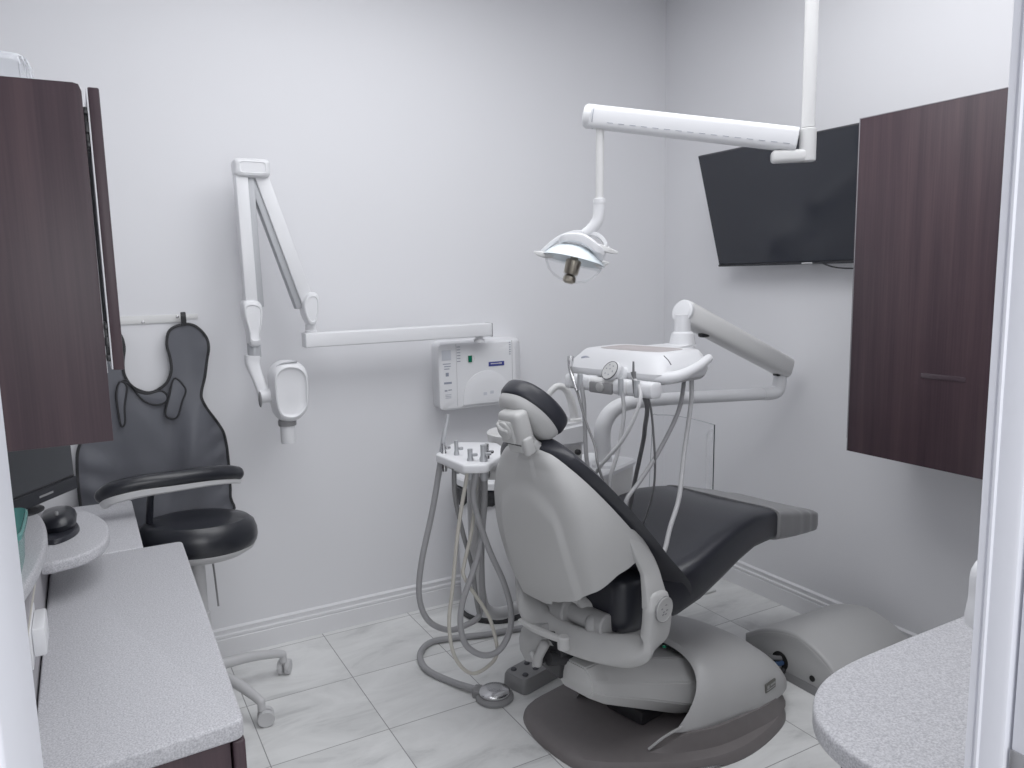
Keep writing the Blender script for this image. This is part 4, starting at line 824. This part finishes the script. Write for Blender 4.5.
Ts = {
 'T1': ([(.085, .176, 1.206), (.070, .130, 1.123), (.040, .064, 1.037), (.010, -.003, .972), (-.02, -.043, .924), (0.02, -0.06, .80), (0.12, -0.05, .66)], 0.005, 'hose_dk'),
 'T2': ([(.074, .118, 1.165), (.07, .100, 1.09), (.062, .090, 1.032), (.050, .067, .889), (.09, .06, .76), (0.17, 0.05, .66)], 0.0085, 'hose'),
 'T3': ([(.072, -.054, 1.165), (.075, -.064, 1.073), (.060, -.053, .955), (.040, -.037, .861), (.06, -.03, .76), (.15, -.02, .655)], 0.0075, 'hose_lt'),
 'T4': ([(.070, -.100, 1.19), (.072, -.127, 1.160), (.050, -.144, 1.111), (.025, -.107, 1.010), (0, -.018, .894), (.04, .06, .78), (.12, .10, .655)], 0.0075, 'hose_lt'),
 'T5': ([(.11, -.100, 1.150), (.16, -.085, 1.085), (.20, -.045, 1.010), (.243, -.001, .943), (.29, .075, .78), (.32, .12, .675)], 0.009, 'hose_dk'),
 'T6': ([(.11, -.122, 1.145), (.144, -.114, 1.080), (.158, -.115, .974), (.172, -.108, .891), (.186, -.089, .806), (.20, -.042, .693), (.21, 0.0, .645)], 0.0045, 'hose_dk'),
 'T7': ([(.345, -.092, 1.172), (.275, -.120, 1.063), (.190, -.109, .942), (.105, -.103, .861), (.04, -.103, .81), (.05, -.10, .74), (.12, -.09, .65)], 0.0085, 'hose'),
 'T8': ([(.358, -.107, 1.182), (.326, -.130, 1.084), (.272, -.144, .925), (.218, -.167, .799), (.164, -.174, .713), (.125, -.182, .65), (.10, -.17, .628)], 0.009, 'hose_lt'),
}
for k, (p, r, mt) in Ts.items():
    b = nb(); tube(b, [W(*q) for q in p], r*0.82, 10, sm=8); finish('handpiece_hose', b, mt, t)
b = nb(); tube(b, [W(0.098, 0.184, 1.228), W(0.092, 0.180, 1.215), W(0.082, 0.170, 1.185), W(0.070, 0.13, 1.123)], [0.012, 0.011, 0.007, 0.006], 12); finish('air_water_syringe', b, 'chrome', t)
b = nb(); tube(b, [W(0.072, -0.104, 1.236), W(0.072, -0.104, 1.205)], [0.003, 0.004], 10, smooth=False); tube(b, [W(0.072, -0.104, 1.205), W(0.072, -0.106, 1.19), W(0.072, -0.112, 1.14)], [0.0085, 0.007, 0.007], 12); finish('scaler_handpiece', b, 'hose_dk', t)
for l in (0.118, -0.054, -0.118):
    b = nb(); tube(b, [W(0.072, l, 1.180), W(0.072, l, 1.15), W(0.072, l, 1.128)], [0.0085, 0.0095, 0.0085], 12); finish('hose_fitting', b, 'xr_side', t)
# cuspidor
cb = V((1.352, 2.42, 0))
b = nb(); lathe(b, [(0.045, 0.835), (0.075, 0.85), (0.098, 0.885), (0.104, 0.925), (0.106, 0.933), (0.102, 0.937), (0.094, 0.928), (0.08, 0.89), (0.04, 0.868), (0.0, 0.864)], Matrix.Translation(cb), 36, caps=(True, False)); cu = finish('cuspidor_bowl', b, 'warm_white', t)
b = nb(); loft(b, [[V((x, y, z)) for x, y, z in ((1.40, 2.36, 0.86), (1.62, 2.345, 0.865), (1.635, 2.36, 0.945), (1.62, 2.36, 0.952), (1.40, 2.36, 0.935))], [V((x, y, z)) for x, y, z in ((1.40, 2.50, 0.86), (1.66, 2.47, 0.865), (1.68, 2.47, 0.945), (1.665, 2.47, 0.952), (1.40, 2.50, 0.935))]])
bmesh.ops.bevel(b, geom=list(b.edges), offset=0.014, segments=3, affect='EDGES'); cbk = finish('cuspidor_body', b, 'white', t)
b = nb(); loft(b, [[V((x, y, z)) for x, y in ((1.43, 2.375), (1.615-0.0*z, 2.365), (1.635, 2.46), (1.43, 2.48))] for z in (0.752, 0.87)])
bmesh.ops.bevel(b, geom=[e for e in b.edges if abs(e.verts[0].co.z-e.verts[1].co.z) > 0.05], offset=0.02, segments=3, affect='EDGES'); finish('cuspidor_neck', b, 'warm_white', cbk)
b = nb(); lathe(b, [(0.011, 0), (0.011, 0.012), (0.008, 0.015)], axis_m((1.585, 2.3665, 0.838), (0, -1, 0)), 16); finish('neck_knob', b, 'dark', cbk, label='small black knob')
b = nb(); tube(b, [(1.600, 2.40, 0.948), (1.594, 2.40, 0.985), (1.578, 2.40, 1.04), (1.555, 2.402, 1.078), (1.525, 2.405, 1.087), (1.498, 2.41, 1.068), (1.488, 2.412, 1.046)], [0.0165, 0.0155, 0.0145, 0.0135, 0.0125, 0.0115, 0.011], 14, round_end=0.3)
lathe(b, [(0.026, 0.948), (0.024, 0.958), (0.017, 0.962)], Matrix.Translation((1.600, 2.40, 0)), 18); finish('bowl_spout', b, 'warm_white', cbk)
b = nb(); lathe(b, [(0.016, 0.945), (0.016, 0.968), (0.012, 0.972)], Matrix.Translation((1.565, 2.42, 0)), 16); finish('cup_filler_button', b, 'white', cbk)
# assistant's holder
hp = rounded([(0.985, 2.31, 0.02), (1.115, 2.445, 0.05), (1.235, 2.35, 0.04), (1.215, 2.22, 0.05), (1.06, 2.08, 0.03), (0.995, 2.12, 0.02)], 0)
b = nb(); prism(b, hp, 0.030, Matrix.Translation((0, 0, 0.892)), 0.008, 3); ah = finish('assistant_holder', b, 'white', t)
b = nb(); prism(b, [(1.13+(x-1.13)*0.78, 2.27+(y-2.27)*0.78) for x, y in hp], 0.022, Matrix.Translation((0, 0, 0.870)), 0.008, 3); lathe(b, [(0.05, 0.835), (0.055, 0.84), (0.055, 0.87)], Matrix.Translation((1.165, 2.24, 0))); finish('holder_underside', b, 'warm_white', ah)
b = nb(); tube(b, [(1.17, 2.25, 0.855), (1.30, 2.33, 0.84), (1.45, 2.42, 0.83), (1.50, 2.43, 0.83)], 0.022, 14, sect=(1.0, 1.3), up=(0, 0, 1)); finish('holder_arm', b, 'warm_white', t)
def valve(x, y, h, r, mat, dx=0.0):
    b = nb(); lathe(b, [(r*0.8, 0.86), (r, 0.87), (r, 0.91+h*0.4), (r*0.75, 0.915+h*0.45), (r*0.75, 0.92+h)], Matrix.Translation((x, y, 0)), 14)
    rbox(b, (x+0.01, y-0.012, 0.93+h*0.3), (r*1.6, 0.012, 0.010), 0.003); return finish('suction_valve', b, mat, ah)
valve(1.012, 2.30, 0.035, 0.010, 'chrome'); valve(1.035, 2.25, 0.05, 0.009, 'xr_side'); valve(1.038, 2.155, 0.04, 0.011, 'xr_side'); valve(1.07, 2.125, 0.055, 0.013, 'xr_side'); valve(1.095, 2.15, 0.05, 0.009, 'chrome')
b = nb(); tube(b, [(1.012, 2.325, 0.89), (1.022, 2.325, 0.96), (1.04, 2.33, 1.02), (1.045, 2.33, 1.045)], [0.010, 0.008, 0.007, 0.006], 12); finish('suction_tip', b, 'xr_side', ah)
SUCTION = {
 'a': ([(1.012, 2.325, .90), (.978, 2.33, .732), (.929, 2.33, .549), (.917, 2.33, .428), (.948, 2.33, .339), (1.021, 2.33, .288), (1.087, 2.33, .290), (1.134, 2.33, .306), (1.147, 2.33, .346)], 0.0115, 'hose'),
 'b': ([(1.03, 2.155, .90), (.994, 2.165, .706), (.969, 2.169, .516), (.954, 2.174, .386), (.972, 2.178, .271), (1.027, 2.183, .196), (1.089, 2.188, .194), (1.135, 2.192, .233), (1.121, 2.197, .335), (1.095, 2.202, .400), (1.029, 2.206, .518), (1.033, 2.211, .567), (1.066, 2.215, .679), (1.092, 2.22, .86)], 0.007, 'hose_bg'),
 'c': ([(1.045, 2.125, .90), (1.046, 2.154, .792), (1.094, 2.157, .626), (1.150, 2.161, .493), (1.177, 2.164, .387), (1.170, 2.168, .306), (1.128, 2.171, .251), (1.070, 2.175, .251), (1.014, 2.179, .300), (.998, 2.182, .372), (1.010, 2.186, .447), (1.048, 2.189, .531), (1.082, 2.193, .617), (1.103, 2.196, .746), (1.111, 2.20, .86)], 0.0115, 'hose'),
 'd': ([(1.025, 2.25, .90), (1.027, 2.256, .784), (1.053, 2.262, .656), (1.087, 2.268, .523), (1.102, 2.274, .407), (1.114, 2.28, .347)], 0.009, 'grey_plastic'),
 'e': ([(1.13, 2.24, .86), (1.135, 2.26, .75), (1.14, 2.30, .55), (1.15, 2.32, .40), (1.17, 2.35, .32)], 0.012, 'hose'),
}
for k, (p, r, mt) in SUCTION.items():
    b = nb(); tube(b, p, r*0.9, 10, sm=7); finish('suction_hose', b, mt, t)
b = nb(); tube(b, [(1.101, 2.25, .86), (1.113, 2.292, .747), (1.130, 2.323, .521), (1.157, 2.355, .379), (1.195, 2.387, .298), (1.277, 2.418, .254), (1.412, 2.45, .254), (1.63, 2.46, .27)], 0.023, 14, sm=7); finish('vacuum_hose', b, 'hose_lt', t)

# clear acrylic guard standing behind the leg rest
t = thing('acrylic_guard', 'clear curved acrylic splash guard standing behind the leg rest', 'guard', (2.32, 2.60, 0))
def gp(u, v):   # u across, v up
    x = 2.155+0.335*u; y = 2.62-0.03*u+0.10*math.sin(u*PI)*0.4
    top = 0.890-0.075*u-0.012*(2*u-1)**2; bot = 0.10
    return V((x-0.02*(1-v)*(1 if u < 0.5 else -1)*abs(2*u-1), y+0.03*(1-v), bot+(top-bot)*v))
b = nb(); grid(b, gp, 20, 16); solid(b, 0.004); finish('acrylic_sheet', b, 'clear', t)
b = nb(); tube(b, [gp(1, v/10) for v in range(5, 11)], 0.0030, 6); finish('sheet_edge', b, 'edge', t, label='dark sheet edge')
b = nb(); tube(b, [gp(0, v/10) for v in range(5, 11)]+[gp(u/10, 1) for u in range(1, 11)], 0.0016, 6, sm=3); finish('sheet_edge', b, 'edge_lt', t, label='pale sheet edge')
b = nb(); grid(b, lambda u, v: V((2.49+0.06*u, 2.60+0.10*u, 0.10+(0.66+0.02*(1-u)-0.03*u*u)*v)), 6, 4); solid(b, 0.003); finish('side_wing', b, 'clear', t)
b = nb(); rbox(b, (2.33, 2.66, 0.006), (0.36, 0.16, 0.012), 0.004); rbox(b, (2.33, 2.66, 0.06), (0.34, 0.03, 0.11), 0.005); finish('stand', b, 'warm_white', t)

# ------------------------------------------------------------------ waste bin
t = thing('waste_bin', 'tall white round waste bin with black liner by the back wall', 'bin', (1.535, 2.965, 0))
Bm = Matrix.Translation((1.535, 2.965, 0))
b = nb(); lathe(b, [(0.150, 0.012), (0.152, 0.02), (0.158, 0.3), (0.160, 0.585), (0.155, 0.59)], Bm, 48); finish('bin_body', b, 'white', t)
b = nb(); lathe(b, [(0.156, 0.0), (0.160, 0.003), (0.160, 0.022), (0.150, 0.026)], Bm, 48); finish('base_ring', b, 'dark', t, label='black base ring')
b = nb(); ring = []
R_ = []
for j, (r, z) in enumerate(((0.1605, 0.535), (0.172, 0.528), (0.176, 0.56), (0.170, 0.592), (0.150, 0.598))):
    R_.append([V((1.535+(r+(0.003*math.sin(k*2.7+j)+0.002*math.sin(k*5.1)) if j else r)*math.cos(2*PI*k/64), 2.965+(r+0.003*math.sin(k*2.7+j) if j else r)*math.sin(2*PI*k/64)*0.98, z+(0.010*math.sin(k*0.9)+0.006*math.sin(k*2.3) if j < 2 else 0))) for k in range(64)])
loft(b, R_, (False, False)); finish('bin_liner', b, 'bag', t, label='folded black bin liner')
b = nb(); lathe(b, [(0.158, 0.598), (0.165, 0.602), (0.165, 0.628), (0.158, 0.636), (0.10, 0.640), (0.0, 0.641)], Bm, 48, caps=(True, False)); finish('lid', b, 'white', t)

# ------------------------------------------------------------------ foot controls on the floor
t = thing('foot_switch', 'round steel foot switch with grey hose on the floor', 'foot switch', (1.178, 2.302, 0))
Fm = Matrix.Translation((1.178, 2.302, 0))
b = nb(); lathe(b, [(0.064, 0), (0.068, 0.004), (0.068, 0.012), (0.058, 0.020)], Fm, 40); rbox(b, (1.135, 2.352, 0.016), (0.03, 0.05, 0.032), 0.006, 2, -0.75); finish('switch_base', b, 'grey_plastic', t, label='dark grey rubber base')
b = nb(); lathe(b, [(0.054, 0.018), (0.056, 0.022), (0.056, 0.030), (0.050, 0.036), (0.02, 0.040), (0.0, 0.041)], Fm, 40, caps=(True, False)); finish('steel_disc', b, 'chrome', t, label='brushed steel disc')
b = nb(); tube(b, [(1.135, 2.355, 0.02), (1.083, 2.468, .0135), (1.041, 2.597, .0135), (1.064, 2.721, .0135), (1.142, 2.795, .0135), (1.257, 2.775, .0135), (1.381, 2.735, .0135), (1.572, 2.70, .0135), (1.70, 2.62, .0135)], 0.0125, 10); finish('switch_hose', b, 'hose', t)
t = thing('foot_control', 'grey multi-button chair foot control on the floor', 'foot control', (1.37, 2.36, 0), math.radians(16))
Cm = Matrix.Translation((1.37, 2.345, 0)) @ Matrix.Rotation(math.radians(16), 4, 'Z')
def cr(hx, hy, z, e=0.25): return [Cm @ p for p in rrect(0, 0, hx, hy, z, e, 44)]
b = nb(); loft(b, [cr(0.112, 0.058, 0), cr(0.115, 0.061, 0.006), cr(0.112, 0.058, 0.045), cr(0.107, 0.053, 0.056), cr(0.09, 0.04, 0.058)]); finish('control_body', b, 'grey_plastic', t)
for x, y in ((-0.08, 0.03), (-0.08, -0.03), (-0.02, -0.025), (-0.015, 0.025), (0.045, -0.025), (0.045, 0.0), (0.04, 0.03)):
    b = nb(); lathe(b, [(0.011, 0.056), (0.0115, 0.060), (0.009, 0.064)], Cm @ Matrix.Translation((x, y, 0)), 16); finish('button', b, 'ink_dk', t, label='dark round button')
b = nb(); tube(b, [Cm @ V((0.07, -0.05, 0.056)), Cm @ V((0.105, -0.03, 0.062)), Cm @ V((0.085, 0.03, 0.062))], 0.0022, 6); tube(b, [Cm @ V((0.10, -0.02, 0.06)), Cm @ V((0.135, -0.06, 0.035)), Cm @ V((0.10, -0.095, 0.012)), Cm @ V((0.05, -0.11, 0.006))], 0.0025, 6); finish('control_cord', b, 'hose_lt', t)

# ------------------------------------------------------------------ ceiling mounted dental light
t = thing('dental_light', 'white ceiling mounted dental operating light on a jointed arm', 'dental light', (1.868, 1.588, H))
px_, py_ = 1.866, 1.585
b = nb(); tube(b, [(px_, py_, 1.90), (px_, py_, 2.4), (px_, py_, H-0.02)], 0.0185, 20, smooth=False); lathe(b, [(0.09, H-0.0005), (0.09, H-0.02), (0.05, H-0.035), (0.019, H-0.037)], Matrix.Translation((px_, py_, 0)), 24); finish('ceiling_post', b, 'warm_white', t)
b = nb(); lathe(b, [(0.018, 1.806), (0.0225, 1.808), (0.0232, 1.815), (0.0232, 1.895), (0.0195, 1.898)], Matrix.Translation((px_, py_, 0)), 24)
jd = V((-0.74, 0.67, 0)); rbox(b, V((px_, py_, 1.823))+jd*0.05, (0.10, 0.046, 0.034), 0.010, 3, math.atan2(jd.y, jd.x)); finish('post_joint', b, 'warm_white', t)
L0 = V((1.843, 1.606, 1.868)); L1 = V((1.405, 2.008, 1.972)); ld = (L1-L0).normalized()
b = nb(); tube(b, [L0, (L0+L1)/2, L1], 0.0345, 24, smooth=False, sect=(1.0, 0.86), up=(0, 0, 1), round_end=0.1); la = finish('light_arm', b, 'white', t)
b = nb(); lathe(b, [(0.0345, -0.004), (0.0362, 0.0), (0.0362, 0.010), (0.031, 0.018), (0.015, 0.022)], axis_m(L1, ld), 24); finish('arm_end_cap', b, 'white', la)
b = nb(); lathe(b, [(0.0349, -0.001), (0.0349, 0.001)], axis_m(L1-ld*0.012, ld), 24, (False, False))
side = V((-ld.y, ld.x, 0)).normalized()
for sg in (-1, 1):
    for k in range(16):
        c0 = L0+ld*(0.03+0.034*k)+V((0, 0, -0.017)); 
        rbox(b, c0+side*sg*0.0296, (0.018, 0.0015, 0.0012), 0, 1, frame((0, 0, 0), ld, side).to_3x3().to_4x4())
finish('arm_seam', b, 'ink', la)
b = nb(); tube(b, [(1.427, 1.988, 1.94), (1.426, 1.989, 1.84), (1.424, 1.990, 1.715)], 0.0125, 14, smooth=False); finish('drop_rod', b, 'warm_white', t)
b = nb(); tube(b, [(1.424, 1.990, 1.722), (1.423, 1.991, 1.69), (1.418, 1.994, 1.66), (1.404, 2.004, 1.637), (1.388, 2.016, 1.622)], [0.0185, 0.0185, 0.0185, 0.018, 0.016], 16, round_end=0.5); el = finish('rod_elbow', b, 'white', t)
b = nb(); lathe(b, [(0.0195, 1.712), (0.0195, 1.726), (0.0135, 1.728)], Matrix.Translation((1.424, 1.990, 0)), 18); finish('elbow_collar', b, 'white', el)
hd_c = V((1.362, 2.036, 1.552)); hx = V((0.74, -0.67, 0)); hz = (V((0, 0, 1))*0.965+hx*0.22+V((0.1, 0.1, 0))).normalized()   # head axis, pointing up out of the back
Hm = frame(hd_c, hx-hz*hx.dot(hz), hz.cross(hx)); 
b = nb(); lathe(b, [(0.0, 0.040), (0.03, 0.038), (0.06, 0.026), (0.085, 0.006), (0.096, -0.008), (0.098, -0.012), (0.094, -0.011), (0.08, 0.002), (0.05, 0.020), (0.0, 0.030)], Hm, 44, caps=(False, False)); finish('reflector', b, 'reflector', t, label='pale blue frosted reflector dish')
b = nb(); lathe(b, [(0.094, -0.012), (0.088, -0.030), (0.075, -0.052), (0.052, -0.070), (0.025, -0.080), (0.0, -0.082)], Hm, 44, caps=(False, False)); solid(b, 0.0025); finish('glass_cover', b, 'glass', t, label='clear glass bowl')
b = nb(); lathe(b, [(0.010, 0.025), (0.012, 0.0), (0.012, -0.010)], Hm, 20); lathe(b, [(0.020, -0.008), (0.024, -0.012), (0.022, -0.05), (0.018, -0.055)], Hm, 24); lathe(b, [(0.010, -0.055), (0.020, -0.062), (0.020, -0.078), (0.012, -0.084)], Hm, 24); finish('bulb_shield', b, 'bronze', t, label='bronze bulb shield')
b = nb(); tube(b, [Hm @ V((-0.045, -0.03, 0.030)), Hm @ V((-0.03, -0.045, 0.046)), Hm @ V((0.02, -0.05, 0.052)), Hm @ V((0.07, -0.045, 0.030)), Hm @ V((0.085, -0.02, 0.008))], [0.010, 0.017, 0.020, 0.018, 0.012], 12, sect=(0.8, 1.0), up=(0, 0, 1)); finish('lamp_housing', b, 'white', t)
b = nb(); tube(b, [(1.388, 2.016, 1.625), (1.36, 2.035, 1.625), (1.32, 2.065, 1.608), (1.285, 2.092, 1.575), (1.278, 2.098, 1.556)], [0.010, 0.012, 0.012, 0.010, 0.008], 12, sect=(0.7, 1.3), up=(0, 0, 1))
tube(b, [(1.388, 2.016, 1.625), (1.418, 1.995, 1.618), (1.438, 1.982, 1.595), (1.440, 1.98, 1.572), (1.432, 1.985, 1.556)], [0.010, 0.011, 0.010, 0.010, 0.008], 12, sect=(0.7, 1.3), up=(0, 0, 1)); finish('head_yoke', b, 'white', t)
def handle(p, nm='grip_handle'):
    b = nb(); tube(b, p, [0.007, 0.012, 0.011, 0.006], 12, sect=(0.8, 1.2), up=(0, 0, 1), round_end=0.9); finish(nm, b, 'warm_white', t)
handle([(1.305, 2.078, 1.556), (1.288, 2.088, 1.560), (1.272, 2.098, 1.565), (1.262, 2.106, 1.569)])
handle([(1.385, 1.985, 1.588), (1.41, 1.972, 1.580), (1.435, 1.958, 1.569), (1.456, 1.946, 1.562)])
handle([(1.43, 2.02, 1.528), (1.45, 2.02, 1.528), (1.46, 2.01, 1.53), (1.465, 2.005, 1.531)])

# ------------------------------------------------------------------ television on the right wall
t = thing('television', 'large black flat television tilted down from the right wall', 'television', (XR, 2.2, 1.55))
tm = frame((2.5, 1.72, 1.518), (0, 1, 0), V((-0.136, 0, 0.478)))   # local x along the wall, y up the tilted screen
tn = tm.to_3x3() @ V((0, 0, 1)); sg = -1 if tn.x > 0 else 1
TR = tm.to_3x3().to_4x4(); tw = 0.93; thh = 0.500
T_ = lambda x, y, z: tm @ V((x, y, z*sg))
off = V((0.062, 0, 0))
tm.translation = V((2.5655, 1.725, 1.519))
b = nb(); rbox(b, T_(tw/2, thh/2, -0.010), (tw, thh, 0.018), 0.003, 2, TR); rbox(b, T_(tw/2, thh*0.42, -0.028), (tw*0.8, thh*0.6, 0.03), 0.010, 2, TR); finish('tv_case', b, 'dark', t)
b = nb(); rbox(b, T_(tw/2, thh/2+0.004, 0.0), (tw-0.008, thh-0.016, 0.002), 0.0005, 1, TR); finish('screen', b, 'screen', t)
b = nb(); rbox(b, T_(tw/2, 0.004, 0.001), (tw, 0.009, 0.006), 0.001, 1, TR); lb = finish('lower_bezel', b, 'black', t)
b = nb(); rbox(b, T_(0.435, 0.0055, 0.0045), (0.052, 0.0048, 0.001), 0, 1, TR); finish('maker_mark', b, 'pale', lb, label='tiny pale lettering on the lower bezel')
b = nb(); box2(b, (2.575, 2.08, 1.62), (XR-0.001, 2.28, 1.86), 0.004); finish('wall_mount', b, 'dark', t)
b = nb(); tube(b, [(2.57, 2.12, 1.53), (2.58, 2.05, 1.505), (2.59, 1.97, 1.498), (2.60, 1.88, 1.502), (2.61, 1.8, 1.53)], 0.003, 8); finish('power_cable', b, 'dark', t)

# ------------------------------------------------------------------ right wall cabinet
t = thing('wall_cabinet', 'tall dark wenge wall cabinet on the right wall beside the television', 'cabinet', (2.48, 1.4, 0.868))
b = nb(); box2(b, (2.322, 0.60, 0.875), (XR-0.001, 1.738, 1.982), 0.002); finish('carcass', b, 'wood', t)
b = nb(); box2(b, (2.300, 1.185, 0.868), (2.320, 1.744, 1.985), 0.0015); dr = finish('door', b, 'wood', t)
b = nb(); box2(b, (2.2995, 1.183, 1.9852), (2.321, 1.7465, 1.9875), 0.0005); box2(b, (2.2995, 1.7445, 0.868), (2.321, 1.7465, 1.9875), 0.0005); finish('edge_band', b, 'lam_grey', dr, label='pale edge banding')
b = nb(); box2(b, (2.300, 0.62, 0.868), (2.320, 1.180, 1.985), 0.0015); finish('door', b, 'wood', t)
b = nb(); rbox(b, (2.299, 1.415, 1.160), (0.002, 0.142, 0.016), 0.0005); finish('label_strip', b, 'tape', dr, label='glossy dark strip on the door')
b = nb(); box2(b, (2.328, 1.748, 0.905), (2.350, 1.770, 1.97), 0.002); box2(b, (2.35, 1.7385, 0.905), (XR-0.001, 1.770, 1.97), 0.001); finish('filler_panel', b, 'wood', t)

# ------------------------------------------------------------------ right counter by the doorway
zr = 0.78
pts = [(2.40, 0.412), (2.40, 0.885)]+[(p.x, p.y) for p in catmull([(1.35, 0.882, 0), (1.17, 0.875, 0), (1.06, 0.845, 0), (0.985, 0.785, 0), (0.953, 0.705, 0), (0.952, 0.60, 0), (0.957, 0.412, 0)], 7)]
single('countertop', prism(nb(), list(reversed(pts)), 0.038, Matrix.Translation((0, 0, zr-0.038)), 0.008, 3), 'counter', 'rounded speckled grey countertop at the right beside the doorway', 'countertop')
t = thing('base_cabinet', 'dark wenge base cabinet under the rounded right countertop', 'cabinet', (1.5, 0.68, 0))
b = nb(); prism(b, list(reversed([(2.38, 0.414), (2.38, 0.84)]+[(p.x, p.y) for p in catmull([(1.3, 0.84, 0), (1.14, 0.83, 0), (1.06, 0.79, 0), (1.018, 0.72, 0), (1.01, 0.62, 0), (1.01, 0.414, 0)], 6)])), zr-0.0385, Matrix.Translation((0, 0, 0)), 0.002, 1); finish('carcass', b, 'wood', t)
for x0 in (1.32, 1.86):
    b = nb(); box2(b, (x0, 0.8405, 0.08), (x0+0.5, 0.858, zr-0.05), 0.003); dd = finish('door', b, 'wood', t)
    b = nb(); tube(b, [(x0+0.05, 0.858, 0.62), (x0+0.05, 0.88, 0.62), (x0+0.15, 0.88, 0.62), (x0+0.15, 0.858, 0.62)], 0.004, 8); finish('handle', b, 'chrome', dd)
t = thing('towel_dispenser', 'white rounded dispenser peeking out behind the right door frame', 'dispenser', (1.11, 0.5, 0.97))
b = nb(); pillow(b, [(-0.07, -0.05), (-0.075, 0.0), (-0.06, 0.05), (0.06, 0.05), (0.075, 0.0), (0.07, -0.05)], frame((1.117, 0.4125, 1.045), (1, 0, 0), (0, 0, 1)), [(1.0, -0.16), (0.93, -0.178), (0.7, -0.185)], [(1.0, 0.003), (0.3, 0.003)]); finish('dispenser_body', b, 'white', t)
b = nb(); rbox(b, (1.117, 0.52, 0.99), (0.10, 0.03, 0.012), 0.004); finish('outlet_slot', b, 'grey_plastic', t)

# ------------------------------------------------------------------ camera
cam = bpy.data.cameras.new('camera'); co = bpy.data.objects.new('camera', cam); C.objects.link(co)
Rm = Matrix(((0.8729405, 0.0863023, -0.480132), (-0.487365, 0.1114777, -0.8660532), (-0.0212184, 0.9900124, 0.1393742)))
Xc = V((Rm[0][0], Rm[1][0], Rm[2][0])).normalized(); Zc = V((Rm[0][2], Rm[1][2], Rm[2][2])); Zc = (Zc-Xc*Zc.dot(Xc)).normalized(); Yc = Zc.cross(Xc)
mm = Matrix((Xc, Yc, Zc)).transposed().to_4x4(); mm.translation = V((0, 0, 1.5)); co.matrix_world = mm
cam.sensor_width = 36; cam.lens = 773/1024*36; cam.clip_start = 0.02; cam.clip_end = 50
bpy.context.scene.camera = co

# ------------------------------------------------------------------ light
def area(nm, loc, size, power, col, rot=(0, 0, 0)):
    l = bpy.data.lights.new(nm, 'AREA'); l.shape = 'RECTANGLE'; l.size, l.size_y = size; l.energy = power; l.color = col
    o = bpy.data.objects.new(nm, l); C.objects.link(o); o.location = loc; o.rotation_euler = rot; return o
area('ceiling_panel_light', (0.85, 1.75, H-0.03), (1.3, 1.8), 22, (0.955, 0.97, 1.0))
area('ceiling_panel_light', (1.80, 1.30, H-0.03), (1.0, 1.4), 17, (0.955, 0.97, 1.0))
area('hall_ceiling_light', (0.4, -0.7, H-0.2), (1.2, 0.6), 8, (0.955, 0.97, 1.0))
area('hall_fill_light', (0.55, -1.35, 1.7), (1.6, 1.2), 22, (0.955, 0.97, 1.0), (math.radians(92), 0, math.radians(-22)))  # upright fill panel added in the hall to lift the lower walls
w = bpy.data.worlds.new('world'); bpy.context.scene.world = w; w.use_nodes = True
bg = w.node_tree.nodes['Background']; bg.inputs[0].default_value = (0.93, 0.95, 1.0, 1); bg.inputs[1].default_value = 0.7
sc = bpy.context.scene
sc.view_settings.view_transform = 'Standard'; sc.view_settings.look = 'None'; sc.view_settings.exposure = 0.03; sc.view_settings.gamma = 1.17
